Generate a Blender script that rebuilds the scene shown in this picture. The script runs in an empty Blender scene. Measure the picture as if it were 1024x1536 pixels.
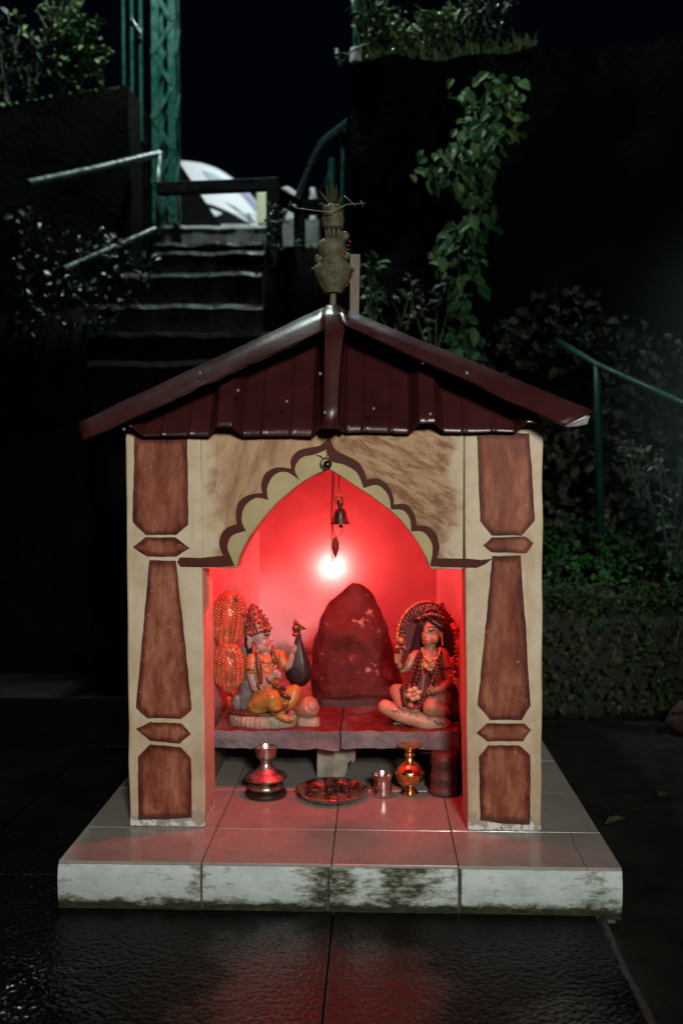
import bpy, bmesh, math, random
from mathutils import Vector, Matrix, noise as mnoise
random.seed(7)
C = bpy.context.scene.collection
scene = bpy.context.scene
R_ = math.radians

# ------------------------------------------------------------------ camera
CAM = Vector((0.085, -2.30, 1.032))
YAW, PITCH, FPX = R_(2.03), R_(2.22), 1493.3
cam_d = bpy.data.cameras.new('camera')
cam_d.sensor_fit = 'VERTICAL'; cam_d.sensor_height = 36; cam_d.sensor_width = 24; cam_d.lens = 35
cam_d.clip_start = 0.05; cam_d.clip_end = 400
cam_d.dof.use_dof = True; cam_d.dof.focus_distance = 2.58; cam_d.dof.aperture_fstop = 2.4
cam = bpy.data.objects.new('camera', cam_d); C.objects.link(cam)
cam.location = CAM; cam.rotation_euler = (math.pi/2 - PITCH, 0, YAW)
scene.camera = cam

# ------------------------------------------------------------------ night sky, lamps, exposure
w = bpy.data.worlds.new('World'); scene.world = w; w.use_nodes = True
nt = w.node_tree; bg = nt.nodes['Background']
tc = nt.nodes.new('ShaderNodeTexCoord'); sx = nt.nodes.new('ShaderNodeSeparateXYZ')
rp = nt.nodes.new('ShaderNodeValToRGB')
nt.links.new(tc.outputs['Generated'], sx.inputs[0]); nt.links.new(sx.outputs['Z'], rp.inputs[0])
rp.color_ramp.elements[0].position = 0.0; rp.color_ramp.elements[0].color = (0.0004, 0.0006, 0.0012, 1)
rp.color_ramp.elements[1].position = 0.6; rp.color_ramp.elements[1].color = (0.0007, 0.0011, 0.0026, 1)
nt.links.new(rp.outputs[0], bg.inputs[0]); bg.inputs[1].default_value = 1.0

def lamp(name, kind, loc, watts, col, radius=0.12, aim=None, cone=None, blend=0.6):
    d = bpy.data.lights.new(name, kind); d.energy = watts; d.color = col; d.shadow_soft_size = radius
    o = bpy.data.objects.new(name, d); C.objects.link(o); o.location = loc
    if aim is not None:
        o.rotation_euler = (Vector(aim) - Vector(loc)).to_track_quat('-Z', 'Y').to_euler()
    if cone: d.spot_size = R_(cone); d.spot_blend = blend
    return o
lamp('street_light', 'SPOT', (0.85, -4.4, 2.30), 690, (1.0, 0.98, 0.91), 0.30, aim=(0.0, 0.4, 0.60), cone=36, blend=0.8)
lamp('path_light', 'SPOT', (2.7, -0.6, 3.3), 95, (0.86, 1.0, 0.92), 0.10, aim=(1.0, 2.65, 1.7), cone=85, blend=0.9)
lamp('stair_light', 'POINT', (-0.95, 2.55, 5.6), 430, (0.80, 1.0, 0.95), 0.15)
lamp('road_light', 'POINT', (0.2, 5.9, 6.4), 520, (0.86, 0.97, 1.0), 0.15)

scene.view_settings.view_transform = 'Standard'; scene.view_settings.look = 'None'
scene.view_settings.exposure = 0.0; scene.view_settings.gamma = 1.0
scene.view_settings.use_curve_mapping = False
cy = scene.cycles
cy.use_denoising = True; cy.sample_clamp_indirect = 6.0; cy.max_bounces = 8; cy.caustics_refractive = False
try: cy.denoiser = 'OPENIMAGEDENOISE'
except Exception: pass

# ------------------------------------------------------------------ pixel (1024 x 1536 photo) -> world point on the plane y = Y
_f = Vector((-math.sin(YAW)*math.cos(PITCH), math.cos(YAW)*math.cos(PITCH), -math.sin(PITCH)))
_r = Vector((math.cos(YAW), math.sin(YAW), 0)); _u = _r.cross(_f)
def P(px, py, Y):
    d = _f*FPX + _r*(px-512) + _u*(768-py)
    return CAM + d*((Y-CAM.y)/d.y)
def PZ(px, py, z):
    d = _f*FPX + _r*(px-512) + _u*(768-py)
    return CAM + d*((z-CAM.z)/d.z)
def S(Y): return (Y-CAM.y)/FPX
def lerp(a, b, t): return a+(b-a)*t
def rnd(a, b): return random.uniform(a, b)

# ------------------------------------------------------------------ mesh building
class MB:
    def __init__(s): s.v = []; s.f = []; s.mi = []; s.cur = 0
    def add(s, vs, fs):
        o = len(s.v); s.v.extend([Vector(q) for q in vs]); s.f.extend([tuple(i+o for i in q) for q in fs]); s.mi.extend([s.cur]*len(fs))
    def box(s, a, b):
        x0,y0,z0 = a; x1,y1,z1 = b
        s.add([(x0,y0,z0),(x1,y0,z0),(x1,y1,z0),(x0,y1,z0),(x0,y0,z1),(x1,y0,z1),(x1,y1,z1),(x0,y1,z1)],
              [(0,3,2,1),(4,5,6,7),(0,1,5,4),(1,2,6,5),(2,3,7,6),(3,0,4,7)])
    def hexa(s, p):   # 8 points: bottom ring, top ring
        s.add(p, [(0,3,2,1),(4,5,6,7),(0,1,5,4),(1,2,6,5),(2,3,7,6),(3,0,4,7)])
    def tube(s, pts, rad, n=10, caps=True):
        pts = [Vector(p) for p in pts]
        if not hasattr(rad, '__len__'): rad = [rad]*len(pts)
        o = len(s.v); up = None; vs = []; fs = []
        for i, p in enumerate(pts):
            t = (pts[min(i+1,len(pts)-1)] - pts[max(i-1,0)]).normalized()
            if up is None:
                up = Vector((0,0,1)) if abs(t.z) < 0.9 else Vector((0,1,0))
            a = t.cross(up).normalized(); b = a.cross(t).normalized(); up = b
            for k in range(n):
                g = 2*math.pi*k/n
                vs.append(p + (a*math.cos(g)+b*math.sin(g))*rad[i])
        for i in range(len(pts)-1):
            for k in range(n):
                k2 = (k+1)%n
                fs.append((i*n+k, i*n+k2, (i+1)*n+k2, (i+1)*n+k))
        if caps:
            fs.append(tuple(range(n))[::-1]); fs.append(tuple((len(pts)-1)*n+k for k in range(n)))
        s.add(vs, fs)
    def lathe(s, prof, c, n=32, axis=None, cap=True, sx=1, sy=1, wob=None):
        vs = []; fs = []; c = Vector(c)
        for i, (r, h) in enumerate(prof):
            for k in range(n):
                g = 2*math.pi*k/n
                rr = r*(1+(wob(g, h) if wob else 0))
                vs.append(Vector((rr*math.cos(g)*sx, rr*math.sin(g)*sy, h)))
        for i in range(len(prof)-1):
            for k in range(n):
                k2 = (k+1)%n
                fs.append((i*n+k, i*n+k2, (i+1)*n+k2, (i+1)*n+k))
        if cap:
            fs.append(tuple(range(n))[::-1]); fs.append(tuple((len(prof)-1)*n+k for k in range(n)))
        if axis is not None:
            q = Vector((0,0,1)).rotation_difference(Vector(axis)); vs = [q @ v for v in vs]
        s.add([v+c for v in vs], fs)
    def ell(s, c, r, n=16, m=10, rot=None):
        c = Vector(c)
        if not hasattr(r, '__len__'): r = (r,r,r)
        vs = []; fs = []
        for i in range(1, m):
            a = math.pi*i/m
            for k in range(n):
                g = 2*math.pi*k/n
                vs.append(Vector((r[0]*math.sin(a)*math.cos(g), r[1]*math.sin(a)*math.sin(g), r[2]*math.cos(a))))
        vs.append(Vector((0,0,r[2]))); vs.append(Vector((0,0,-r[2]))); T = len(vs)-2; B = T+1
        for i in range(m-2):
            for k in range(n):
                k2 = (k+1)%n; fs.append((i*n+k, (i+1)*n+k, (i+1)*n+k2, i*n+k2))
        for k in range(n):
            k2 = (k+1)%n; fs.append((T, k, k2)); fs.append((B, (m-2)*n+k2, (m-2)*n+k))
        if rot is not None: vs = [rot @ v for v in vs]
        s.add([v+c for v in vs], fs)
    def caps(s, a, b, ra, rb, n=12):     # tapered limb with round ends
        a = Vector(a); b = Vector(b)
        s.ell(a, ra, n, 8); s.ell(b, rb, n, 8); s.tube([a, b], [ra, rb], n)
    def limb(s, pts, rads, n=12):
        for i in range(len(pts)-1): s.caps(pts[i], pts[i+1], rads[i], rads[i+1], n)
    def poly(s, pts, d):                 # extrude a planar outline by vector d (front face keeps pts)
        n = len(pts); pts = [Vector(p) for p in pts]; d = Vector(d)
        s.add(pts + [p+d for p in pts], [tuple(range(n)), tuple(range(2*n-1, n-1, -1))] + [(i, n+i, n+(i+1)%n, (i+1)%n) for i in range(n)])
    def leaf(s, p, d, nrm, L, W, fold=0.25, droop=0.0):
        d = Vector(d).normalized(); nrm = Vector(nrm); sd = d.cross(nrm)
        if sd.length < 1e-4: sd = d.cross(Vector((1,0,0.3)))
        sd.normalize(); nn = sd.cross(d)
        p = Vector(p); m1 = p+d*L*0.35; m2 = p+d*L*0.70-Vector((0,0,droop*L*.3)); t = p+d*L-Vector((0,0,droop*L))
        s.add([p, m1, m2, t, m1+sd*W*.5+nn*W*fold, m2+sd*W*.42+nn*W*fold, m1-sd*W*.5+nn*W*fold, m2-sd*W*.42+nn*W*fold],
              [(0,4,1),(1,4,5,2),(2,5,3),(0,1,6),(1,2,7,6),(2,3,7)])
    def jitter(s, amt, sc, seed=0):
        o = Vector((seed*3.1, seed*1.7, seed*.9))
        for i, v in enumerate(s.v):
            s.v[i] = v + mnoise.noise_vector(v*sc+o)*amt

ORG = {}
def obj(name, mb, mat, parent=None, smooth=False, bevel=0, seg=2, origin=None, subsurf=0, sharp=None):
    if parent is not None: o0 = ORG[parent]
    elif origin is not None: o0 = Vector(origin)
    else:
        xs = [v.x for v in mb.v]; ys = [v.y for v in mb.v]; zs = [v.z for v in mb.v]
        o0 = Vector(((min(xs)+max(xs))/2, (min(ys)+max(ys))/2, min(zs)))
    me = bpy.data.meshes.new(name)
    me.from_pydata([tuple(v-o0) for v in mb.v], [], mb.f)
    mats = mat if isinstance(mat, (list, tuple)) else [mat]
    for m in mats: me.materials.append(m)
    if len(mats) > 1: me.polygons.foreach_set('material_index', mb.mi)
    bm = bmesh.new(); bm.from_mesh(me); bmesh.ops.recalc_face_normals(bm, faces=bm.faces); bm.to_mesh(me); bm.free()
    if smooth:
        me.polygons.foreach_set('use_smooth', [True]*len(me.polygons))
        if sharp: me.set_sharp_from_angle(angle=R_(sharp))
    me.update()
    o = bpy.data.objects.new(name, me); C.objects.link(o)
    if bevel:
        b = o.modifiers.new('bevel', 'BEVEL'); b.width = bevel; b.segments = seg; b.limit_method = 'ANGLE'; b.angle_limit = R_(35)
    if subsurf:
        b = o.modifiers.new('sub', 'SUBSURF'); b.levels = subsurf; b.render_levels = subsurf
    if parent is not None: o.parent = parent
    else: o.location = o0
    ORG[o] = o0
    return o
def tag(o, label=None, cat=None, group=None, kind=None):
    if label: o['label'] = label
    if cat: o['category'] = cat
    if group: o['group'] = group
    if kind: o['kind'] = kind
    return o
def thing(name, loc, label, cat, group=None):
    o = bpy.data.objects.new(name, None); C.objects.link(o); o.location = loc; o.empty_display_size = 0.05
    ORG[o] = Vector(loc); return tag(o, label, cat, group)
def struct(name, mb, mat, **k):
    return tag(obj(name, mb, mat, **k), kind='structure')
def fuse(mb, voxel, smooth=2, fac=0.5):
    """union of overlapping solids as ONE continuous surface"""
    me = bpy.data.meshes.new('tmp'); me.from_pydata([tuple(v) for v in mb.v], [], mb.f)
    bm = bmesh.new(); bm.from_mesh(me); bmesh.ops.recalc_face_normals(bm, faces=bm.faces); bm.to_mesh(me); bm.free()
    o = bpy.data.objects.new('tmp', me); C.objects.link(o)
    r = o.modifiers.new('r', 'REMESH'); r.mode = 'VOXEL'; r.voxel_size = voxel
    if smooth:
        s = o.modifiers.new('s', 'SMOOTH'); s.iterations = smooth; s.factor = fac
    bpy.context.view_layer.update()
    dg = bpy.context.evaluated_depsgraph_get(); ev = o.evaluated_get(dg); m2 = ev.to_mesh()
    out = MB(); out.add([v.co.copy() for v in m2.vertices], [tuple(p.vertices) for p in m2.polygons])
    ev.to_mesh_clear(); bpy.data.objects.remove(o); bpy.data.meshes.remove(me)
    return out

# ------------------------------------------------------------------ materials
class Mat:
    def __init__(s, name):
        s.m = bpy.data.materials.new(name); s.m.use_nodes = True; s.t = s.m.node_tree
        s.b = s.t.nodes['Principled BSDF']; s._tc = None
    def n(s, typ, **kw):
        x = s.t.nodes.new(typ)
        for k, v in kw.items(): setattr(x, k, v)
        return x
    def link(s, a, b): s.t.links.new(a, b)
    def tc(s):
        if not s._tc: s._tc = s.n('ShaderNodeTexCoord').outputs['Object']
        return s._tc
    def xyz(s):
        q = s.n('ShaderNodeSeparateXYZ'); s.link(s.tc(), q.inputs[0]); return q.outputs
    def noise(s, scale=10, detail=5, rough=0.55, stretch=(1,1,1), rot=(0,0,0), off=(0,0,0), dist=0.0, tex=False):
        mp = s.n('ShaderNodeMapping', vector_type='TEXTURE' if tex else 'POINT'); mp.inputs['Scale'].default_value = stretch
        mp.inputs['Rotation'].default_value = rot; mp.inputs['Location'].default_value = off
        s.link(s.tc(), mp.inputs[0])
        q = s.n('ShaderNodeTexNoise'); q.inputs['Scale'].default_value = scale; q.inputs['Detail'].default_value = detail
        q.inputs['Roughness'].default_value = rough; q.inputs['Distortion'].default_value = dist
        s.link(mp.outputs[0], q.inputs['Vector']); return q.outputs['Fac']
    def ramp(s, fac, stops):
        q = s.n('ShaderNodeValToRGB'); e = q.color_ramp.elements
        while len(e) < len(stops): e.new(0.5)
        for i, (p, c) in enumerate(stops):
            e[i].position = p
            if not hasattr(c, '__len__'): c = (c,c,c)
            e[i].color = (*c, 1)
        s.link(fac, q.inputs[0]); return q.outputs['Color']
    def mix(s, fac, a, b, blend='MIX'):
        q = s.n('ShaderNodeMix', data_type='RGBA', blend_type=blend)
        for sock, v in ((q.inputs[0], fac), (q.inputs[6], a), (q.inputs[7], b)):
            if hasattr(v, 'is_linked'): s.link(v, sock)
            elif hasattr(v, '__len__'): sock.default_value = (*v, 1)
            else: sock.default_value = v
        return q.outputs[2]
    def math(s, op, a, b=0.5, clamp=False):
        q = s.n('ShaderNodeMath', operation=op, use_clamp=clamp)
        for sock, v in ((q.inputs[0], a), (q.inputs[1], b)):
            if hasattr(v, 'is_linked'): s.link(v, sock)
            else: sock.default_value = v
        return q.outputs[0]
    def rng(s, v, a, b, c=0.0, d=1.0):
        q = s.n('ShaderNodeMapRange'); s.link(v, q.inputs[0])
        for i, k in enumerate((a, b, c, d)): q.inputs[1+i].default_value = k
        q.interpolation_type = 'SMOOTHSTEP'; return q.outputs[0]
    def set(s, col=None, rough=None, metal=None, spec=None, coat=None, bump=None, bstr=0.3, bdist=0.01, sheen=None):
        for key, v in (('Base Color', col), ('Roughness', rough), ('Metallic', metal), ('Specular IOR Level', spec), ('Coat Weight', coat)):
            if v is None: continue
            if hasattr(v, 'is_linked'): s.link(v, s.b.inputs[key])
            elif hasattr(v, '__len__'): s.b.inputs[key].default_value = (*v, 1)
            else: s.b.inputs[key].default_value = v
        if bump is not None:
            q = s.n('ShaderNodeBump'); q.inputs['Strength'].default_value = bstr; q.inputs['Distance'].default_value = bdist
            s.link(bump, q.inputs['Height']); s.link(q.outputs[0], s.b.inputs['Normal'])
        return s.m
def simple(name, c1, c2, scale=20, rough=(0.4,0.7), metal=0, bstr=0.2, bdist=0.004, stretch=(1,1,1), spec=None, lo=0.35, hi=0.65, bscale=None, coat=None):
    m = Mat(name); f = m.noise(scale, 6, 0.6, stretch)
    b = f if bscale is None else m.noise(bscale, 5, 0.6, stretch)
    return m.set(m.ramp(f, [(lo, c1), (hi, c2)]), m.rng(f, lo, hi, rough[0], rough[1]), metal, spec, coat, b, bstr, bdist)
def leafmat(name, cols, rough=0.4, spec=0.22):
    m = Mat(name); g = m.n('ShaderNodeNewGeometry'); k = len(cols)
    col = m.ramp(g.outputs['Random Per Island'], [(i/(k-1), c) for i, c in enumerate(cols)])
    f = m.noise(60, 3)
    col = m.mix(0.35, col, m.ramp(f, [(0.3, (0.4,0.4,0.4)), (0.7, (1,1,1))]), 'MULTIPLY')
    m.set(col, rough, 0, spec, bump=f, bstr=0.3, bdist=0.003)
    return m.m
# ------------------------------------------------------------------ the materials of the shrine
def m_plaster(name, inner=False):
    m = Mat(name); x, y, z = m.xyz()
    f = m.noise(9, 8, 0.65); g = m.noise(34, 6, 0.7); v = m.noise(7, 5, 0.6, (3,3,0.5))
    base = m.ramp(f, [(0.30, (0.48,0.36,0.22)), (0.52, (0.60,0.485,0.335)), (0.75, (0.66,0.565,0.43))])
    base = m.mix(m.rng(v, 0.50, 0.72, 0, 0.6), base, (0.43,0.29,0.15))
    spk = m.noise(120, 3, 0.6)
    base = m.mix(m.rng(spk, 0.68, 0.74, 0, 0.45), base, (0.20,0.16,0.12))
    rise = m.math('ADD', m.rng(z, 0.05, 0.55, 0.42, 0.0), m.math('MULTIPLY', m.math('SUBTRACT', m.noise(8, 7, 0.7, (1.6,1,0.5), off=(1,0,4)), 0.5), 1.1))
    base = m.mix(m.rng(rise, 0.08, 0.62, 0, 0.6), base, (0.33,0.215,0.125))
    scr = m.noise(40, 4, 0.7, (3,1,0.35), off=(7,0,0)); base = m.mix(m.rng(scr, 0.66, 0.72, 0, 0.35), base, (0.27,0.20,0.14))
    # peeled, dirty foot
    foot = m.math('ADD', m.rng(z, 0.0, 0.10, 1.0, 0.0), m.math('MULTIPLY', m.math('SUBTRACT', g, 0.5), 1.6))
    base = m.mix(m.rng(foot, 0.55, 0.75, 0, 0.8), base, (0.30,0.26,0.22))
    base = m.mix(m.rng(foot, 0.92, 0.97), base, (0.62,0.64,0.62))
    base = m.mix(m.rng(m.math('ADD', foot, m.math('MULTIPLY', m.math('SUBTRACT', m.noise(55, 4), 0.5), 1.2)), 1.22, 1.28), base, (0.07,0.06,0.05))
    return m.set(base, m.rng(g, 0.3, 0.7, 0.5, 0.75), 0, 0.4, bump=m.math('ADD', m.math('MULTIPLY', g, 0.5), m.math('MULTIPLY', foot, -0.3)), bstr=0.25, bdist=0.004)
PLASTER = m_plaster('cream_plaster')
def m_inner():
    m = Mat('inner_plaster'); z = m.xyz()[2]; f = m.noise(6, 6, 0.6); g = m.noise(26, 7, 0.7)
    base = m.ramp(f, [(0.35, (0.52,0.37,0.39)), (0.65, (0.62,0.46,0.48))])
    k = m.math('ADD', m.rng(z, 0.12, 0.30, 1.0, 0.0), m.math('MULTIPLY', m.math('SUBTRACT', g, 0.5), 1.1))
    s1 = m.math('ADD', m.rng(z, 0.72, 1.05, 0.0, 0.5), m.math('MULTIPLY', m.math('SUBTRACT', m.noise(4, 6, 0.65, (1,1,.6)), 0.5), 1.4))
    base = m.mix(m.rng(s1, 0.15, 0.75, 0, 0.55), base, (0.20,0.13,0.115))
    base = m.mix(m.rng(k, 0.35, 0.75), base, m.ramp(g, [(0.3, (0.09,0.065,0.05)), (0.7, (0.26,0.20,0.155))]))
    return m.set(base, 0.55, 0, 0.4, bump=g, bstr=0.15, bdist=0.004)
INNER = m_inner()

def m_strokes():
    m = Mat('brushed_plaster'); x, y, z = m.xyz()
    f = m.noise(9, 7, 0.6)
    base = m.ramp(f, [(0.3, (0.42,0.24,0.12)), (0.7, (0.56,0.395,0.235))])
    L = m.noise(12, 6, 0.62, (0.6,1,2.4), (0, R_(14), 0), dist=0.3, tex=True)
    Rr = m.noise(19, 7, 0.72, (1.5,1,0.42), (0, R_(28), 0), (3,0,1), dist=0.35, tex=True)
    side = m.rng(x, 0.0, 0.06)
    n = m.n('ShaderNodeMix', data_type='FLOAT'); m.link(side, n.inputs[0])
    m.link(m.rng(L, 0.40, 0.62, 0, 0.7), n.inputs[2]); m.link(m.rng(Rr, 0.42, 0.62, 0.15, 1.0), n.inputs[3])
    edge = m.noise(5, 4, 0.5)
    low = m.rng(m.math('ADD', z, m.math('MULTIPLY', edge, 0.12)), 0.70, 0.76)
    k = m.math('MULTIPLY', n.outputs[0], low)
    base = m.mix(k, base, m.ramp(m.noise(60, 4), [(0.3, (0.17,0.062,0.025)), (0.7, (0.27,0.115,0.048))]))
    en = m.math('MULTIPLY', m.math('SUBTRACT', m.noise(11, 6, 0.7), 0.5), 0.16)
    ed = m.math('MULTIPLY', m.rng(m.math('ADD', x, en), -0.325, -0.285), m.rng(m.math('ADD', x, en), 0.315, 0.270))
    base = m.mix(ed, m.ramp(f, [(0.3, (0.53,0.42,0.275)), (0.7, (0.63,0.525,0.375))]), base)
    spk = m.noise(130, 3); base = m.mix(m.rng(spk, 0.70, 0.75, 0, 0.5), base, (0.16,0.10,0.07))
    return m.set(base, 0.6, 0, 0.3, bump=m.noise(45, 6, 0.7), bstr=0.25, bdist=0.004)
STROKES = m_strokes()

def m_maroon():
    m = Mat('maroon_wall_paint'); z = m.xyz()[2]
    at = m.n('ShaderNodeAttribute', attribute_name='inset').outputs['Fac']
    v = m.noise(13, 7, 0.68, (1.7,1,0.5), dist=0.4); g = m.noise(60, 5, 0.7, (1.4,1,0.6)); bl = m.noise(5, 4, 0.6, (1.3,1,0.7))
    f = m.math('ADD', m.math('MULTIPLY', v, 0.55), m.math('ADD', m.math('MULTIPLY', g, 0.22), m.math('MULTIPLY', bl, 0.23)))
    f = m.math('ADD', f, m.math('MULTIPLY', m.math('SUBTRACT', m.rng(m.math('ADD', at, m.math('MULTIPLY', m.math('SUBTRACT', g, 0.5), 0.5)), 0.1, 0.9), 0.62), 0.17))
    col = m.ramp(f, [(0.36, (0.055,0.011,0.007)), (0.46, (0.130,0.027,0.015)), (0.55, (0.22,0.060,0.032)), (0.64, (0.34,0.125,0.07)), (0.73, (0.46,0.22,0.135))])
    col = m.mix(m.rng(m.noise(95, 3), 0.70, 0.73, 0, 0.7), col, (0.52,0.42,0.32))
    foot = m.math('ADD', m.rng(z, 0.0, 0.09, 1.0, 0.0), m.math('MULTIPLY', m.math('SUBTRACT', m.noise(26, 5, 0.7), 0.5), 1.5))
    col = m.mix(m.rng(foot, 0.60, 0.80, 0, 0.7), col, (0.06,0.035,0.03))
    col = m.mix(m.rng(foot, 0.98, 1.01), col, (0.55,0.53,0.52))
    return m.set(col, m.rng(g, 0.3, 0.7, 0.45, 0.65), 0, 0.2, bump=g, bstr=0.25, bdist=0.003)
MAROON = m_maroon()
SCALLOP = simple('scallop_brown_paint', (0.060,0.012,0.008), (0.09,0.020,0.012), 30, (0.5,0.65), bstr=0.15, spec=.15)
LOBE = simple('ochre_paint', (0.37,0.29,0.13), (0.49,0.395,0.20), 14, (0.55,0.7), bstr=0.2)
OUTLINE = simple('pale_outline_paint', (0.50,0.40,0.24), (0.58,0.49,0.31), 20, (0.55,0.7))
def m_tin(name='maroon_roof_tin'):
    m = Mat(name); f = m.noise(7, 5, 0.6); g = m.noise(70, 5, 0.7); d = m.noise(240, 2)
    col = m.ramp(f, [(0.3, (0.030,0.0060,0.006)), (0.7, (0.050,0.0100,0.0098))])
    col = m.mix(m.rng(g, 0.66, 0.85, 0, 0.2), col, (0.06,0.022,0.021))
    col = m.mix(m.rng(d, 0.80, 0.82), col, (0.22,0.18,0.18))
    return m.set(col, m.rng(f, 0.3, 0.7, 0.26, 0.36), 0.0, 0.55, 0.0, f, 0.25, 0.008)
TIN = m_tin()
TINGREY = simple('bare_tin', (0.36,0.36,0.39), (0.48,0.48,0.50), 30, (0.35,0.5), 0.3)
def m_face():      # painted front of the plinth with moss
    m = Mat('mossy_white_paint'); x, y, z = m.xyz()
    f = m.noise(11, 8, 0.7, (1,1,1.5)); g = m.noise(30, 8, 0.72, (0.6,1,1.6)); h = m.noise(80, 6, 0.75, (0.4,1,1.4))
    base = m.ramp(f, [(0.3, (0.36,0.42,0.41)), (0.55, (0.50,0.57,0.56)), (0.8, (0.56,0.62,0.60))])
    base = m.mix(m.rng(h, 0.58, 0.72, 0, 0.6), base, (0.20,0.22,0.20))
    m_big = m.noise(3.1, 6, 0.6, (1,1,1.2), off=(5,0,2))
    jt = None
    for jx, wd, amp in ((-0.325, 0.05, 0.36), (-0.020, 0.13, 0.66), (0.15, 0.19, 0.58), (0.276, 0.05, 0.30), (0.60, 0.09, 0.34), (-0.66, 0.05, 0.3)):
        q = m.math('ABSOLUTE', m.math('SUBTRACT', x, jx)); q = m.rng(q, 0, wd, amp, 0)
        jt = q if jt is None else m.math('MAXIMUM', jt, q)
    bot = m.rng(z, 0.0, 0.042, 1.05, 0.0)
    k = m.math('ADD', m.math('MAXIMUM', jt, bot), m.math('ADD', m.math('MULTIPLY', m.math('SUBTRACT', g, 0.5), 2.3), m.math('MULTIPLY', m.math('SUBTRACT', h, 0.5), 0.9)))
    k = m.math('ADD', k, m.math('MULTIPLY', m.math('SUBTRACT', m_big, 0.5), 0.5))
    base = m.mix(m.rng(k, 0.15, 0.52, 0, 0.75), base, (0.150,0.145,0.085))
    base = m.mix(m.rng(k, 0.44, 0.78), base, m.ramp(h, [(0.35, (0.007,0.009,0.005)), (0.65, (0.040,0.048,0.020))]))
    return m.set(base, m.rng(h, 0.3, 0.7, 0.5, 0.8), 0, 0.4, bump=m.math('ADD', h, m.math('MULTIPLY', k, -0.6)), bstr=0.5, bdist=0.004)
FACE = m_face()
def m_tile():
    m = Mat('glazed_floor_tile'); f = m.noise(8, 7, 0.7); g = m.noise(60, 6, 0.7)
    col = m.ramp(f, [(0.3, (0.25,0.225,0.195)), (0.7, (0.34,0.31,0.28))])
    col = m.mix(m.rng(g, 0.55, 0.8, 0, 0.4), col, (0.17,0.14,0.12))
    return m.set(col, m.rng(m.noise(14, 6, 0.7), 0.3, 0.7, 0.12, 0.34), 0, 0.5, bump=m.noise(5, 3), bstr=0.06, bdist=0.01)
TILE = m_tile()
GROUT = simple('dark_grout', (0.05,0.04,0.035), (0.09,0.075,0.06), 30)

# ------------------------------------------------------------------ ground
def m_wet(name, c1, c2, r0, r1, b=0.5):
    m = Mat(name); f = m.noise(6, 8, 0.7); h = m.noise(38, 8, 0.75); k = m.noise(150, 4, 0.65)
    pud = m.noise(1.7, 4, 0.55, off=(2,1,0))
    col = m.ramp(f, [(0.3, c1), (0.7, c2)])
    bump = m.math('ADD', m.math('MULTIPLY', h, 0.8), m.math('MULTIPLY', k, 0.55))
    return m.set(col, m.rng(pud, 0.38, 0.62, r0, r1), 0, 0.25, bump=bump, bstr=b, bdist=0.0025)
def m_paving():
    m = Mat('wet_paving'); f = m.noise(6, 8, 0.7); h = m.noise(34, 8, 0.75); k = m.noise(150, 4, 0.7)
    bump = m.math('ADD', m.math('MULTIPLY', h, 0.25), m.math('MULTIPLY', m.noise(85, 2, 0.5), 1.0))
    x, y, z = m.xyz(); wn = m.noise(5, 6, 0.65)
    def blob(cx, cy, rx, ry):
        dx = m.math('MULTIPLY', m.math('SUBTRACT', x, cx), 1/rx); dy = m.math('MULTIPLY', m.math('SUBTRACT', y, cy), 1/ry)
        d = m.math('SQRT', m.math('ADD', m.math('MULTIPLY', dx, dx), m.math('MULTIPLY', dy, dy)))
        return m.rng(m.math('ADD', d, m.math('MULTIPLY', m.math('SUBTRACT', wn, 0.5), 2.0)), 1.45, 0.45)
    wet = m.math('MAXIMUM', blob(-0.01, -0.38, 0.22, 0.30), m.math('MAXIMUM', blob(-0.80, -0.45, 0.30, 0.20), blob(0.50, -0.55, 0.14, 0.2)))
    return m.set(m.ramp(f, [(0.3, (0.0012,0.0012,0.0012)), (0.7, (0.005,0.0047,0.0044))]), m.rng(wet, 0, 1, 0.22, 0.03), 0, m.rng(wet, 0, 1, 0.09, 0.95), bump=bump, bstr=1.0, bdist=0.0042)
WET = m_paving()
EARTH = m_wet('wet_earth', (0.006,0.006,0.006), (0.022,0.022,0.018), 0.15, 0.55, 1.0)

g = MB()
nx, ny = 110, 110
for j in range(ny+1):
    for i in range(nx+1):
        u = i/nx*2-1; v = j/ny
        X = 60*(abs(u)**3)*(1 if u > 0 else -1) + u*3; Y = -6 + 6*v*2 + 60*v**4
        q = mnoise.noise(Vector((X*3, Y*3, 0)))*0.010 + mnoise.noise(Vector((X*9, Y*9, 4)))*0.006
        inn = (-0.9 < X < 0.62 and Y < 2.2)
        g.v.append(Vector((X, Y, -0.03 + (0 if inn else q))))
for j in range(ny):
    for i in range(nx):
        a = j*(nx+1)+i; g.f.append((a, a+1, a+nx+2, a+nx+1)); g.mi.append(0)
struct('ground', g, EARTH, smooth=True, origin=(0,0,-0.03))
pv = MB()
xs = [-1.9, -1.0, -0.016, 0.598]; ys = [-2.6, -1.15, 0.2, 1.4, 2.2]
for i in range(len(xs)-1):
    for j in range(len(ys)-1):
        if xs[i] >= -0.1 and ys[j] >= 0.19: continue
        t = rnd(-0.0025, 0.0025)
        pv.box((xs[i]+.0015, ys[j]+.0015, -0.028), (xs[i+1]-.0015, ys[j+1]-.0015, 0.0+t))
struct('pavement', pv, WET, bevel=0.003, origin=(0,0,-0.028))
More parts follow.
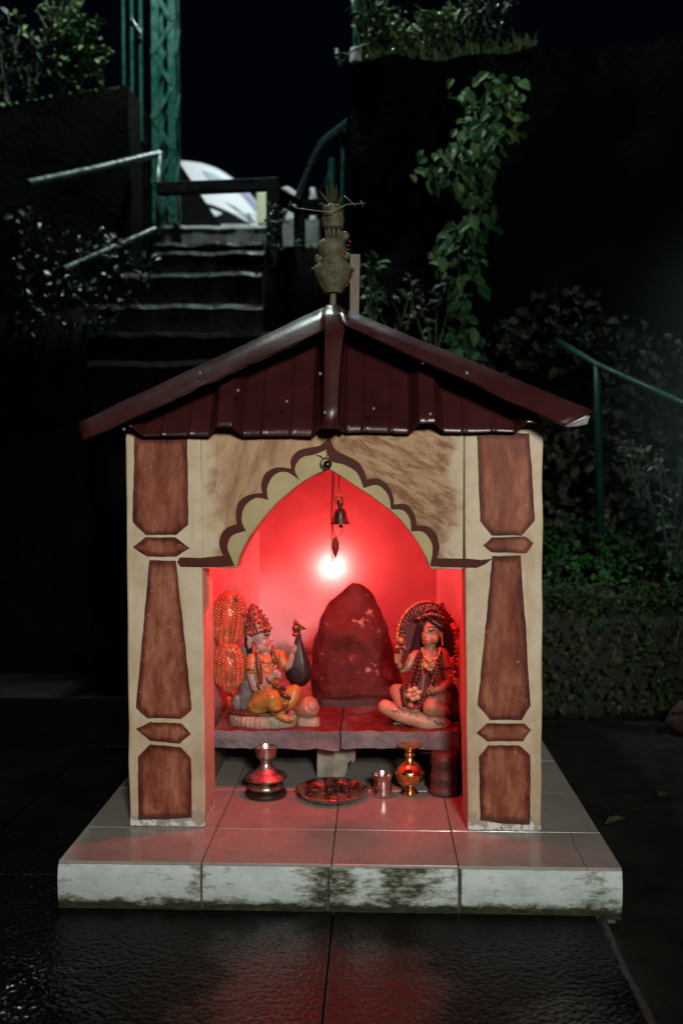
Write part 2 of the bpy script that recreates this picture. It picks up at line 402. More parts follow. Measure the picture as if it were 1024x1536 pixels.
# water running along the paving edge
WATER = Mat('running_water'); hh = WATER.noise(45, 6, 0.7, (1,0.35,1)); WATER.set((0.03,0.033,0.035), 0.06, 0, 0.9, bump=hh, bstr=1.0, bdist=0.02)
wt = MB(); K = 90
for k in range(K+1):
    Y = lerp(0.02, -2.3, k/K); c = 0.612 + 0.010*math.sin(Y*5) + mnoise.noise(Vector((0,Y*7,0)))*0.012
    hw = 0.012 + 0.010*abs(mnoise.noise(Vector((3,Y*9,0)))) + 0.02*(k/K)
    for a in (-1,-.5,0,.5,1):
        wt.v.append(Vector((c+hw*a, Y, -0.016 + (1-a*a)*(0.022+0.012*mnoise.noise(Vector((a*2,Y*22,5))))))  )
for k in range(K):
    for a in range(4):
        o = k*5+a; wt.f.append((o, o+1, o+6, o+5)); wt.mi.append(0)
struct('water', wt, WATER.m, smooth=True)

# ------------------------------------------------------------------ plinth
ZP = 0.1155
xl = P(87,1303,0).x; xr = P(933,1308,0).x; YB = 2.15
plinth = thing('plinth', ((xl+xr)/2, 0.9, 0), 'long tiled plinth with mossy white painted edge under the shrine', 'plinth')
b = MB(); b.box((xl+.012, .012, -.02), (xr-.012, YB-.01, ZP-.012)); obj('base', b, GROUT, plinth)
jx = [xl, P(302,1305,0).x, P(492,1305,0).x, P(690,1306,0).x, xr]
for i in range(4):
    b = MB(); n = 40
    x0, x1 = jx[i]+(0 if i == 0 else .003), jx[i+1]-(0 if i == 3 else (.006 if i == 2 else .003))
    rows = [(0.008,-0.01),(0.0,0.03),(-0.002,0.07),(0.001,0.095),(0.006,ZP-0.009)]
    for k in range(n+1):
        X = lerp(x0, x1, k/n)
        for (yy, zz) in rows: b.v.append(Vector((X, yy+mnoise.noise(Vector((X*20,zz*30,i)))*.0025, zz)))
        b.v.append(Vector((X, 0.03, ZP-0.009))); b.v.append(Vector((X, 0.03, -0.01)))
    for k in range(n):
        for a in range(7):
            a2 = (a+1)%7; o = k*7
            b.f.append((o+a, o+a2, o+7+a2, o+7+a)); b.mi.append(0)
    b.f.append(tuple(range(7))); b.f.append(tuple(range(n*7, n*7+7))[::-1]); b.mi += [0,0]
    obj('facing_panel', b, FACE, plinth, smooth=True, sharp=40)
for sx_, X in ((1, xr), (-1, xl)):
    b = MB(); b.box((X-.014 if sx_ > 0 else X, .012, -.01), (X if sx_ > 0 else X+.014, YB, ZP-.009)); obj('facing_panel', b, FACE, plinth)
tx = [xl+.001, P(302,1305,0).x, P(497,1305,0).x, P(687,1306,0).x, xr-.001]
ty = [0.0, 0.227, 0.545, 0.865, 1.185, 1.505, YB]
cr = [PZ(px, py, ZP) for px, py in ((853,1246),(859,1258),(858,1266),(869,1282),(874,1294),(882,1307))]
for j in range(len(ty)-1):
    for i in range(4):
        x0, x1, y0, y1 = tx[i]+.0012, tx[i+1]-.0012, ty[j]+.0012, ty[j+1]-.0012
        zt = ZP + rnd(-.0006,.0006)
        if i == 3 and j == 0:
            A = [Vector((p.x, min(max(p.y, y0), y1), zt)) for p in cr]; A[0].y = y1; A[-1].y = y0
            b = MB(); b.poly([Vector((x0,y0,zt)), Vector((x0,y1,zt))] + A, (0,0,-.008)); obj('floor_tile', b, TILE, plinth)
            b = MB(); b.poly([Vector((x1,y1,zt)), Vector((x1,y0,zt))] + [p+Vector((.0016,0,0)) for p in A[::-1]], (0,0,-.008)); obj('floor_tile', b, TILE, plinth)
            continue
        b = MB(); b.box((x0, y0, ZP-.008), (x1, y1, zt)); obj('floor_tile', b, TILE, plinth, bevel=0.0012, seg=2)

# ------------------------------------------------------------------ shrine
YF = 0.227; YI = 1.76; ZC = 1.24; ZT = ZP+0.001
shrine = thing('shrine', (-0.02, 0.9, ZT), 'small painted plaster shrine with maroon tin roof and lobed arch lit red inside', 'shrine')
def front(px, py, off=0.0): return P(px, py, YF-off)
def fpts(l, off=0.0): return [front(x, y, off) for x, y in l]
pil = {}
for key, (xo0, xo1, xi0, xi1) in {'l': (188,194,300,308), 'r': (814,812,688,701)}.items():
    b = MB()
    top, bot = 636, 1243 if key == 'l' else 1244
    o = P(xo0, top, YF); o2 = P(xo1, bot, YF); i = P(xi0, top, YF); i2 = P(xi1, bot, YF)
    if key == 'l': i.x = P(302, 852, YF).x+.001
    else: i.x = P(694, 852, YF).x
    pts = []
    n = 24
    for k in range(n+1):      # slightly wavy hand plastered shaft
        t = k/n; z = lerp(ZT, 1.17, t)
        def at(top_, bot_): return lerp(bot_.x, top_.x, t) + mnoise.noise(Vector((top_.x*7, z*9, 3)))*.003
        a, c = at(o, o2), at(i, i2)
        pts.append((min(a, c), max(a, c), z))
    for (a, c, z) in pts:
        b.v += [Vector((a, YF, z)), Vector((c, YF, z)), Vector((c, YF+.16, z)), Vector((a, YF+.16, z))]
    for k in range(n):
        for q in range(4):
            q2 = (q+1)%4; b.f.append((k*4+q, k*4+q2, k*4+4+q2, k*4+4+q)); b.mi.append(0)
    b.f += [(0,1,2,3), (n*4+3, n*4+2, n*4+1, n*4)]; b.mi += [0,0]
    pil[key] = obj('pillar', b, PLASTER, shrine, bevel=0.006, seg=3)
shapes = {'l': [[(202,655),(281,655),(283,787),(265,802),(219,802),(199,783)],
                [(200,821),(219,806),(263,806),(285,822),(265,835),(221,835)],
                [(224,840),(264,841),(277,955),(288,1065),(272,1078),(221,1077),(204,1062),(215,945)],
                [(204,1093),(225,1083),(273,1085),(287,1101),(269,1115),(225,1111)],
                [(225,1117),(271,1120),(287,1137),(288,1226),(250,1229),(208,1230),(207,1135)]],
          'r': [[(715,646),(793,650),(797,700),(802,781),(782,803),(737,803),(720,781)],
                [(724,818),(737,806),(787,805),(800,815),(789,830),(737,828)],
                [(738,834),(780,833),(788,940),(795,1058),(782,1080),(735,1080),(716,1058),(728,940)],
                [(714,1099),(729,1085),(787,1085),(796,1095),(784,1112),(730,1112)],
                [(732,1118),(779,1118),(795,1133),(795,1237),(760,1236),(720,1230),(718,1135)]]}
for key in 'lr':
    for l in shapes[key]:
        pts = []
        for k in range(len(l)):       # hand-painted edges wander a little
            a, c = l[k], l[(k+1)%len(l)]; n = max(2, int(math.dist(a, c)/9))
            for q in range(n):
                t = q/n; pts.append((lerp(a[0], c[0], t)+rnd(-.5,.5), lerp(a[1], c[1], t)+rnd(-.5,.5)))
        cxp = sum(q[0] for q in l)/len(l); cyp = sum(q[1] for q in l)/len(l); hw = (max(q[0] for q in l)-min(q[0] for q in l))/2; hh = (max(q[1] for q in l)-min(q[1] for q in l))/2
        ins = [(cxp+(q[0]-cxp)*max(.3, 1-13/hw), cyp+(q[1]-cyp)*max(.3, 1-13/hh)) for q in pts]; n = len(pts)
        b = MB(); A, B2, C2 = fpts(pts, .0028), fpts(ins, .0028), fpts(pts, -.0017)
        b.add(A+B2+C2, [(i, (i+1)%n, n+(i+1)%n, n+i) for i in range(n)] + [tuple(range(n, 2*n))] + [(i, 2*n+i, 2*n+(i+1)%n, (i+1)%n) for i in range(n)])
        pn = obj('painted_panel', b, MAROON, pil[key]); at_ = pn.data.attributes.new('inset', 'FLOAT', 'POINT')
        at_.data.foreach_set('value', [0.0]*n + [1.0]*n + [0.0]*n)

ARCH = [(355,850),(359,836),(366,820),(374,806),(383,793),(393,780),(403,768),(415,755),(428,744),(442,732),(457,721),(472,713),(484,707),(491,704.5),
        (497,706),(510,714),(523,723),(540,734),(557,745),(573,757),(587,768),(601,781),(613,796),(622,808),(630,820),(638,835),(645,850)]
outl = [(302,852.5)] + ARCH + [(694,852.5),(694,636),(302,636)]
b = MB(); pp = fpts(outl)
xa = P(302, 852, YF).x+.001; xb = P(694, 852, YF).x
for q in (pp[0], pp[-1]): q.x = xa
for q in (pp[-2], pp[-3]): q.x = xb
pp[-1].z = pp[-2].z = 1.17
zl = pp[0].z; pp[-3].z = zl; pp[1].z = zl; pp[-4].z = zl
b.poly(pp, (0, .11, 0))
archf = obj('arch_front', b, STROKES, shrine, bevel=0.0025, seg=2)

def sm(pts, n=6):    # smooth curve through points
    out = []
    for i in range(len(pts)-1):
        p0 = pts[max(i-1,0)]; p1 = pts[i]; p2 = pts[i+1]; p3 = pts[min(i+2,len(pts)-1)]
        for k in range(n):
            t = k/n
            out.append(tuple(.5*((2*p1[a])+(-p0[a]+p2[a])*t+(2*p0[a]-5*p1[a]+4*p2[a]-p3[a])*t*t+(-p0[a]+3*p1[a]-3*p2[a]+p3[a])*t**3) for a in range(len(p1))))
    out.append(tuple(pts[-1])); return out
def z3(l): return [(100+.4102*x, 420+.4102*y) for x, y in l]
def z4(l): return [(480+.4297*x, 420+.4297*y) for x, y in l]
outerL = [z3([(572,1007),(558,965),(566,928),(588,905),(622,893)]), z3([(622,893),(619,850),(630,812),(665,786),(716,779)]),
          z3([(716,779),(712,745),(728,705),(770,685),(821,690)]), z3([(821,690),(820,655),(845,625),(885,613),(928,604),(958,573)])]
innerL = [z3([(612,1040),(597,1005),(588,975),(605,935),(655,917)]), z3([(655,917),(640,880),(650,830),(690,797),(737,804)]),
          z3([(737,804),(733,760),(760,712),(805,702),(850,731)]), z3([(850,731),(834,690),(858,650),(905,638),(950,620)])]
outerR = [z4([(33,548),(52,590),(90,612),(128,632),(150,660),(164,696)]), z4([(164,696),(205,694),(240,722),(256,760),(257,784)]),
          z4([(257,784),(300,783),(328,815),(337,857)]), z4([(337,857),(375,860),(405,888),(416,935),(408,970)])]
innerR = [z4([(18,592),(40,632),(85,645),(128,672),(152,726)]), z4([(152,726),(200,716),(237,750),(247,800)]),
          z4([(247,800),(292,805),(314,838),(317,877)]), z4([(317,877),(360,880),(388,915),(392,950),(386,985)])]
oL = []; [oL.extend(sm(s_)) for s_ in outerL]; iL = []; [iL.extend(sm(s_)) for s_ in innerL]
oR = []; [oR.extend(sm(s_)) for s_ in outerR]; iR = []; [iR.extend(sm(s_)) for s_ in innerR]
iL[-1] = (491, 673.5); iR[0] = (491, 673.5); oL[-1] = (493.5, 655.5); oR[0] = (493.5, 655.5)
barL = [(350,848.5),(330,850.5),(300,850.5),(271,850),(266,843),(270,836),(300,837),(335,833.5)]
barR = [(645,849),(670,850.5),(715,851.5),(728,846),(738,838),(722,840),(700,838),(655,837.5)]
bl = oL + oR + barR[::-1] + [(646,845)] + iR[::-1] + iL[::-1][1:] + [(351,846)] + barL
b = MB(); b.poly(fpts(bl, .0032), (0, .0038, 0)); obj('scalloped_border', b, SCALLOP, archf)
lobe = iL + iR[1:] + [(644,847)] + [(x, y-1.2) for x, y in ARCH[::-1][1:-1]] + [(356,847)]
b = MB(); b.poly(fpts(lobe, .0018), (0, .0024, 0)); obj('lobe_panel', b, LOBE, archf)
xli, xri = xa-.034, xb+.026
ZC = 1.205
def wallhex(x0, x1, z0, z1): return [(x0,YF+.16,ZT),(x1,YF+.16,ZT),(x1,YI+.12,ZT),(x0,YI+.12,ZT),(x0,YF+.16,z0),(x1,YF+.16,z1),(x1,YI+.12,z1),(x0,YI+.12,z0)]
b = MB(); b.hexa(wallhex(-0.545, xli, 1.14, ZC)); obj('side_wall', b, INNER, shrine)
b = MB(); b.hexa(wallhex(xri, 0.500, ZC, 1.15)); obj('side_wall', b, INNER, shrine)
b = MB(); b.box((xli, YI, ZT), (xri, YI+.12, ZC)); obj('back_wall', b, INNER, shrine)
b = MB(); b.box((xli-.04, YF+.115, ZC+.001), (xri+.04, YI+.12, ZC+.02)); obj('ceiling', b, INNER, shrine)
b = MB(); b.box((xa+.003, YF+.07, 1.171), (xb-.003, YF+.114, ZC-.002)); obj('lintel', b, INNER, shrine)

# the tin roof: two side slopes, a sloping ribbed front sheet, hip flashings
AP = P(492,459,.32); LT = P(118,636,.13); RT = P(888,617,.115)
RB = Vector((AP.x, 2.03, AP.z)); LB = Vector((-.92, 2.08, LT.z-.12)); RBk = Vector((RT.x, 2.08, RT.z))  # left eave flared at the unseen back to keep light off the plinth
b = MB(); th = Vector((0,0,-.004)); 
def slab(q): b.hexa([p+th for p in q] + list(q))
slab([LT, AP, RB, LB]); slab([AP, RT, RBk, RB])
b.hexa([Vector((-.46,1.89,1.15)),Vector((.44,1.89,1.17)),Vector((.44,1.91,1.17)),Vector((-.46,1.91,1.15)), Vector((AP.x-.01,1.89,AP.z-.02)), Vector((AP.x+.01,1.89,AP.z-.02)), Vector((AP.x+.01,1.91,AP.z-.02)), Vector((AP.x-.01,1.91,AP.z-.02))])
roof = obj('roof', b, TIN, shrine)
def strip(top, bot, n=26, amt=.004, back=.003):
    b = MB()
    for k in range(n+1):
        t = k/n
        for a, u in enumerate((0, .5, .92, 1.0)):
            p = lerp(lerp(top[0], top[1], t), lerp(bot[0], bot[1], t), u)
            p = p + Vector((0, -.006*math.sin(u*math.pi) + amt*mnoise.noise(Vector((p.x*9, u*2, p.z*3))) + (.010 if u == 1 else 0), amt*.6*mnoise.noise(Vector((p.x*14, 5, u)))))
            b.v.append(p)
        p = lerp(top[0], top[1], t); b.v.append(p + Vector((0, .07, .000)))
    for k in range(n):
        o = k*5
        for a, c in ((0,1),(1,2),(2,3),(4,0)): b.f.append((o+a, o+c, o+5+c, o+5+a)); b.mi.append(0)
    return b
def solid(o, t): s_ = o.modifiers.new('solid', 'SOLIDIFY'); s_.thickness = t; s_.offset = 0; return o
fl = strip((P(492,458,.305), P(118,634,.125)), (P(490,495,.232), P(126,661,.075)))
solid(obj('flashing', fl, TIN, roof, smooth=True, sharp=50), .002)
fr = strip((P(503,458,.305), P(890,617,.110)), (P(512,487,.232), P(846,639,.075)))
solid(obj('flashing', fr, TIN, roof, smooth=True, sharp=50), .002)
b = MB(); b.poly([P(846,639,.07), P(878,623,.07), P(884,624,.07), P(880,636,.08), P(866,640,.085), P(852,640.5,.08)], (0,.002,0)); obj('folded_flap', b, TINGREY, roof)
# ribbed sheet
zb = P(492, 650, .17).z; yb0 = .197; slope = R_(33)     # from the vertical
ribs = [P(px, 640, .17).x for px in (187, 337, 493, 640, 800)]
minor = []
for i in range(4):
    for t in (.36, .64): minor.append(lerp(ribs[i], ribs[i+1], t))
def hofs(x):
    h = 0
    for r in ribs:
        d = abs(x-r); h = max(h, .042*min(1, max(0, (.043-d)/.024)))
    for r in minor:
        d = abs(x-r); h = max(h, .0035*max(0, 1-d/.007))
    return h
hipL = lambda x: lerp(AP.z, LT.z, (AP.x-x)/(AP.x-LT.x)) if x < AP.x else lerp(AP.z, RT.z, (x-AP.x)/(RT.x-AP.x))
b = MB(); x0, x1 = P(184,655,.125).x, P(812,640,.125).x; n = 300; mrow = 12
for k in range(n+1):
    x = lerp(x0, x1, k/n); zt = max(hipL(x)-.022, zb+.012); h = hofs(x)
    bz = zb + (-.006 if x < 0 else .002) + .003*mnoise.noise(Vector((x*9,0,0))) - .006*((x+.02)/.5)**2*0
    for j in range(mrow+1):
        z = lerp(bz, zt, j/mrow); y = yb0 + (z-zb)*math.tan(slope)
        spread = 1 - .0*(z-zb)
        dent = .003*mnoise.noise(Vector((x*7, z*9, 2)))
        b.v.append(Vector((x*spread, y - (h+dent)*math.cos(slope), z + h*math.sin(slope)*1.0)))
for k in range(n):
    for j in range(mrow):
        o = k*(mrow+1)+j; b.f.append((o, o+mrow+1, o+mrow+2, o+1)); b.mi.append(0)
solid(obj('front_sheet', b, TIN, roof, smooth=True, sharp=28), .0016)
# flat cap where the flashings meet
b = MB()
for (py, y, xl_, xr_) in ((458,.292,490,507),(475,.262,489,513),(495,.224,488,516),(512,.212,487,513),(560,.178,487,508),(610,.150,486,506),(643,.132,485,505)):
    for px, dy in ((xl_-3, .022), (xl_, 0), ((xl_+xr_)/2, -.004), (xr_, 0), (xr_+3, .022)): b.v.append(P(px, py, y+dy))
for k in range(6):
    for q in range(4): o = k*5+q; b.f.append((o, o+1, o+6, o+5)); b.mi.append(0)
solid(obj('ridge_cap', b, TIN, roof, smooth=True, sharp=35), .002)
SCREW = simple('zinc_screw', (0.16,0.12,0.12), (0.28,0.24,0.24), 50, (0.4,0.5), 0.5)
for px, py, y in ((357,586,.145),(480,561,.165),(487,619,.13),(634,544,.185),(645,621,.12),(186,644,.100),(523,641,.118),(430,602,.15),(560,613,.142),(700,560,.15),(300,560,.125)):
    p = P(px, py, y); b = MB(); b.ell(p, (.0045,.003,.0045), 10, 6); obj('screw', b, SCREW, roof, smooth=True)
# ------------------------------------------------------------------ inside: lamp, shelf, stone
def m_emit(name, col, strength):
    m = Mat(name); m.b.inputs['Emission Color'].default_value = (*col, 1); m.b.inputs['Emission Strength'].default_value = strength
    m.set((0.8,0.3,0.25), 0.3); return m.m
BULB = m_emit('red_bulb_glass', (1.0, 0.098, 0.084), 255); BULBF = m_emit('added_red_bulb_glass', (1.0, 0.030, 0.040), 1750)
BRASSD = simple('dull_brass', (0.32,0.20,0.08), (0.50,0.33,0.14), 40, (0.22,0.42), 1.0, bstr=0.15)
pb = P(498, 852, YI-.046)
lb = thing('light_bulb', (pb.x, YI, pb.z), 'glowing red bulb on the back wall above the red stone', 'light bulb')
b = MB(); b.ell(pb, (.024,.03,.024), 24, 16); obj('bulb', b, BULB, lb, smooth=True)
BAKE = simple('black_bakelite', (0.02,0.018,0.018), (0.03,0.027,0.025), 30, (0.3,0.45))
b = MB(); b.lathe([(.019,0),(.019,.004),(.012,.007),(.012,.024)], (pb.x, YI-.0005, pb.z), 20, axis=(0,-1,0)); obj('holder', b, BAKE, lb, smooth=True, sharp=40)

b = MB(); b.tube([Vector((pb.x,YI-.006,pb.z+.02)), Vector((pb.x-.004,YI-.005,pb.z+.2)), Vector((pb.x+.01,YI-.005,ZC))], .0025, 6); obj('cord', b, BAKE, lb, smooth=True)
q = Vector((-0.015, .372, 1.135)); added_bulb = thing('light_bulb', (q.x, q.y, 1.20), 'small red bulb added out of view behind the arch tip to light statues and floor', 'light bulb')  # added bulb, out of view, throws red light on statues and floor
b = MB(); b.ell(q, (.018,.018,.021), 20, 14); obj('bulb', b, BULBF, added_bulb, smooth=True)
b = MB(); b.lathe([(.012,.018),(.013,.05),(.018,.055),(.018,.064)], q, 16); obj('holder', b, BAKE, added_bulb, smooth=True, sharp=40)
def m_slab():
    m = Mat('stained_stone_slab'); x, y, z = m.xyz(); f = m.noise(14, 8, 0.7); h = m.noise(50, 6, 0.7)
    col = m.ramp(f, [(0.3, (0.11,0.105,0.115)), (0.7, (0.24,0.235,0.24))])
    col = m.mix(m.rng(h, 0.58, 0.72, 0, 0.7), col, (0.07,0.045,0.045))
    col = m.mix(m.math('MULTIPLY', m.rng(x, -0.05, 0.10), m.rng(f, 0.3, 0.6, 0.6, 0.2)), col, (0.13,0.045,0.045))
    geo = m.n('ShaderNodeNewGeometry'); s = m.n('ShaderNodeSeparateXYZ'); m.link(geo.outputs['Normal'], s.inputs[0])
    up = m.rng(s.outputs['Z'], 0.5, 0.8)
    red = m.rng(m.noise(7, 6, 0.65), 0.36, 0.52)
    col = m.mix(m.math('MULTIPLY', up, red), col, m.ramp(h, [(0.3, (0.05,0.008,0.007)), (0.7, (0.20,0.026,0.018))]))
    return m.set(col, m.rng(f, 0.3, 0.7, 0.3, 0.6), 0, 0.5, bump=m.math('ADD', f, h), bstr=0.7, bdist=0.010)
SLAB = m_slab(); SLABR = SLAB
def rough_box(a, c, n=7, amt=.004, sc=14, seed=0):
    bm = bmesh.new(); bmesh.ops.create_cube(bm, size=1)
    bmesh.ops.subdivide_edges(bm, edges=bm.edges[:], cuts=n, use_grid_fill=True)
    b = MB(); a = Vector(a); c = Vector(c)
    for v in bm.verts:
        b.v.append(Vector((lerp(a.x,c.x,v.co.x+.5), lerp(a.y,c.y,v.co.y+.5), lerp(a.z,c.z,v.co.z+.5))))
    b.f = [tuple(v.index for v in f.verts) for f in bm.faces]; b.mi = [0]*len(b.f); bm.free()
    b.jitter(amt, sc, seed); return b
YS = .55; zs1 = P(500,1097,YS).z; zs0 = P(500,1125,YS).z
xj = P(510,1110,YS).x
ma = rough_box((xli+.004, YS, zs0), (xj-.002, YI-.01, zs1), n=22, amt=.006, sc=26, seed=1)
obj_s1 = tag(obj('stone_shelf', ma, SLAB, smooth=True, sharp=35, bevel=.003), 'grey stone shelf slab, left half, under the yellow robed figure', 'shelf')
mb2 = rough_box((xj+.0025, YS+.004, zs0+.002), (xri-.004, YI-.01, zs1+.001), n=22, amt=.006, sc=26, seed=2)
tag(obj('stone_shelf', mb2, SLAB, smooth=True, sharp=35, bevel=.003), 'red stained stone shelf slab, right half, under the dark haired figure', 'shelf')
# what carries the shelf
BLK = simple('worn_mortar_block', (0.20,0.17,0.135), (0.38,0.34,0.28), 24, (0.6,0.85), bstr=0.6, bdist=.006)
yb = .66
pts = [P(474,1172,yb),P(475,1118,yb),P(533,1118,yb),P(533,1141,yb),P(529,1146,yb),P(526,1141,yb),P(521,1146,yb),P(520,1160,yb),P(516,1173,yb)]
for q in pts:
    if q.z > zs0-.006: q.z = zs0+.001
for q in (pts[0], pts[-1]): q.z = ZT
b = MB(); b.poly(pts, (0,.14,0)); b.jitter(.003, 30)
tag(obj('support_block', b, BLK, bevel=.004), 'broken mortar block propping the middle of the stone shelf', 'block')
b = rough_box((xri-.13, .90, ZT), (xri-.05, 1.05, zs0), amt=.006); tag(obj('support_block', b, BLK, smooth=True, sharp=35), 'dark mortar block in the shade behind the brass pot', 'block')
# red painted sacred stone
def m_rock():
    m = Mat('vermilion_stone'); f = m.noise(7, 8, 0.68); h = m.noise(26, 8, 0.7); k = m.noise(16, 5, 0.6, off=(4,2,1))
    col = m.ramp(f, [(0.32, (0.05,0.010,0.009)), (0.55, (0.10,0.019,0.016)), (0.75, (0.15,0.032,0.028))])
    col = m.mix(m.rng(h, 0.60, 0.66, 0, 0.55), col, (0.40,0.20,0.17))
    col = m.mix(m.rng(k, 0.62, 0.66, 0, 0.7), col, (0.42,0.32,0.28))
    return m.set(col, m.rng(h, 0.3, 0.7, 0.5, 0.75), 0, 0.3, bump=m.math('ADD', f, m.math('MULTIPLY', h, .5)), bstr=0.8, bdist=0.02)
yk = 1.03
edge = [(470,1052),(468,1010),(470,972),(476,938),(485,912),(497,894),(512,880),(525,873),(538,872),(550,880),(562,900),(572,925),(580,948),(588,972),(593,1000),(594,1030),(592,1052)]
LEF = sm([(470,1060),(468,1010),(470,972),(476,938),(485,912),(497,894),(512,880),(525,873)], 6); RIG = sm([(592,1060),(594,1030),(593,1000),(588,972),(580,948),(572,925),(562,900),(550,880),(538,872)], 6)
def xat(path, y):
    for i in range(len(path)-1):
        if (path[i][1]-y)*(path[i+1][1]-y) <= 0: 
            d = path[i+1][1]-path[i][1]; return lerp(path[i][0], path[i+1][0], (y-path[i][1])/d if d else 0)
    return path[-1][0]
b = MB(); nr, nc = 44, 40
zlo = zs1-.004
for j in range(nr+1):
    t = j/nr; t = 1-(1-t)**1.5; py = lerp(1048, 873.5, t); xl_, xr_ = xat(LEF, py), xat(RIG, py)
    dep = .10*(1-t**3)+.02
    for k in range(nc*2):
        if k < nc: a = math.pi*k/nc; side = -1
        else: a = math.pi*(k-nc)/nc; side = 1
        cx_ = -math.cos(a) if side < 0 else math.cos(a)
        px = lerp(xl_, xr_, (cx_+1)/2); q = P(px, py, yk)
        if j == 0: q.z = zlo
        dd = math.sin(a)**.7*dep*side*(1 if side < 0 else .7)
        q.y = yk + dd; q = q + .020*mnoise.noise_vector(q*8) + .008*mnoise.noise_vector(q*22)
        if j == 0: q.z = zlo
        b.v.append(q)
N2 = nc*2
for j in range(nr):
    for k in range(N2): k2 = (k+1)%N2; b.f.append((j*N2+k, j*N2+k2, (j+1)*N2+k2, (j+1)*N2+k)); b.mi.append(0)
b.f.append(tuple(range(N2))); b.f.append(tuple(nr*N2+k for k in range(N2))[::-1]); b.mi += [0,0]
tag(obj('sacred_stone', b, m_rock(), smooth=True, sharp=60), 'upright dark red painted boulder with pale flecks on the shelf', 'stone')
DARKST = simple('dark_ledge_stone', (0.02,0.012,0.012), (0.05,0.03,0.03), 20, (0.5,0.8), bstr=.4)  # near-black stone colour for the ledge
b = rough_box((P(474,1040,.92).x, .86, zs1-.004), (P(600,1040,.92).x, .98, zs1+.020), amt=.008, sc=20); tag(obj('stone_ledge', b, DARKST, smooth=True), 'low dark stone ledge at the foot of the red boulder', 'ledge')

# ------------------------------------------------------------------ metal ware on the floor
STEEL = simple('steel', (0.52,0.50,0.48), (0.62,0.60,0.57), 60, (0.16,0.32), 1.0, bstr=0.08)
BRASS = simple('polished_brass', (0.70,0.45,0.17), (0.80,0.55,0.25), 50, (0.12,0.30), 1.0, bstr=0.10)
BRONZE = simple('tarnished_bronze', (0.48,0.33,0.26), (0.66,0.52,0.43), 45, (0.22,0.45), 1.0, bstr=0.2)
PEWTER = simple('worn_silvered_brass', (0.38,0.34,0.32), (0.56,0.52,0.49), 45, (0.25,0.45), 1.0, bstr=0.2)
BURNT = simple('burnt_oil', (0.010,0.007,0.006), (0.03,0.015,0.012), 60, (0.3,0.6), bstr=.5)
def foot(px, py): return PZ(px, py, ZT)
pf = foot(399, 1192); u = S(pf.y)
la = thing('oil_lamp', pf, 'tarnished brass pedestal oil lamp under the left end of the shelf', 'oil lamp')
b = MB(); b.lathe([(31*u,0),(32*u,3*u),(31*u,6*u),(25*u,8*u),(20*u,9*u)], pf, 40); obj('base_dish', b, BURNT, la, smooth=True, sharp=50)
b = MB(); b.lathe([(20*u,8*u),(26*u,11*u),(27*u,15*u),(24*u,18*u),(14*u,20*u)], pf, 40); obj('drip_ring', b, BRONZE, la, smooth=True, sharp=60)
b = MB(); b.lathe([(14*u,19*u),(32*u,26*u),(33*u,28*u),(31*u,31*u),(19*u,36*u),(13*u,41*u),(9*u,48*u),(8.5*u,52*u),(10*u,56*u),(13*u,58*u)], pf, 48); obj('stem', b, PEWTER, la, smooth=True, sharp=50)
b = MB(); b.lathe([(12*u,57.5*u),(15*u,59*u),(16*u,66*u),(17.5*u,74*u),(16.3*u,74*u),(14*u,67*u),(2*u,63*u)], pf, 40, cap=False); cup = obj('oil_cup', b, PEWTER, la, smooth=True, sharp=50)
b = MB(); b.tube([pf+Vector((-2*u,-6*u,68*u)), pf+Vector((-3*u,-10*u,75*u)), pf+Vector((-4*u,-13*u,79*u))], [1.8*u,1.6*u,.8*u], 8); obj('wick', b, simple('cotton_wick', (.6,.55,.5), (.7,.66,.6), 90), cup, smooth=True)
pf = foot(498, 1194); u = S(pf.y)
pl = thing('offering_plate', pf, 'round metal offering plate with a wavy rim and charred offerings', 'plate')
b = MB(); wv = lambda g, h: .02*math.sin(g*12)*(1 if h > 6*u else 0) + .012*math.sin(g*3+1)
b.lathe([(4*u,1*u),(42*u,1*u),(46*u,3*u),(51*u,9*u),(54*u,11*u),(55*u,10*u),(50*u,6*u),(47*u,1*u),(40*u,-.2*u)], pf+Vector((0,0,.8*u)), 96, wob=wv, cap=True); obj('dish', b, BRONZE, pl, smooth=True, sharp=60)
b = MB()
for k in range(150):
    a = rnd(0, 6.28); r = 36*u*math.sqrt(rnd(0,1)); h = rnd(1.2, 3)*u; q = pf+Vector((r*math.cos(a), r*math.sin(a), 2.0*u+h*.3)); b.ell(q, (rnd(.8,2)*u, rnd(.8,2)*u, rnd(.4,1)*u), 7, 5)
obj('ash_litter', b, simple('rusty_ash', (0.10,0.03,0.012), (0.30,0.11,0.05), 80, (0.4,0.7), 0.2), pl, smooth=True)
b = MB()
for k in range(26):
    q = pf+Vector((rnd(-8,24)*u, rnd(4,26)*u, rnd(3,9)*u)); b.ell(q, (rnd(3,6)*u, rnd(3,6)*u, rnd(2,5)*u), 8, 6)
for k in range(7):
    q = pf+Vector((rnd(-38,-24)*u, rnd(-6,8)*u, 4*u)); b.ell(q, (rnd(3,5)*u, rnd(3,6)*u, rnd(2,3)*u), 8, 6)
b.tube([pf+Vector((-1*u,10*u,8*u)), pf+Vector((3*u,12*u,14*u)), pf+Vector((8*u,12*u,17*u))], [2*u,1.6*u,.8*u], 6); b.jitter(2*u, 60)
obj('charred_offering', b, BURNT, pl, smooth=True)
pf = foot(574, 1194); u = S(pf.y)
b = MB(); b.lathe([(12*u,0),(13.5*u,1.5*u),(14*u,5*u),(13.4*u,14*u),(13*u,24*u),(14*u,29*u),(16.2*u,34*u),(15.4*u,34.4*u),(12.6*u,28*u),(12*u,5*u),(1*u,4*u)], pf, 48)
tag(obj('steel_cup', b, STEEL, smooth=True, sharp=50), 'small plain steel cup standing left of the brass pot', 'cup')
pf = foot(614, 1190); u = S(pf.y)
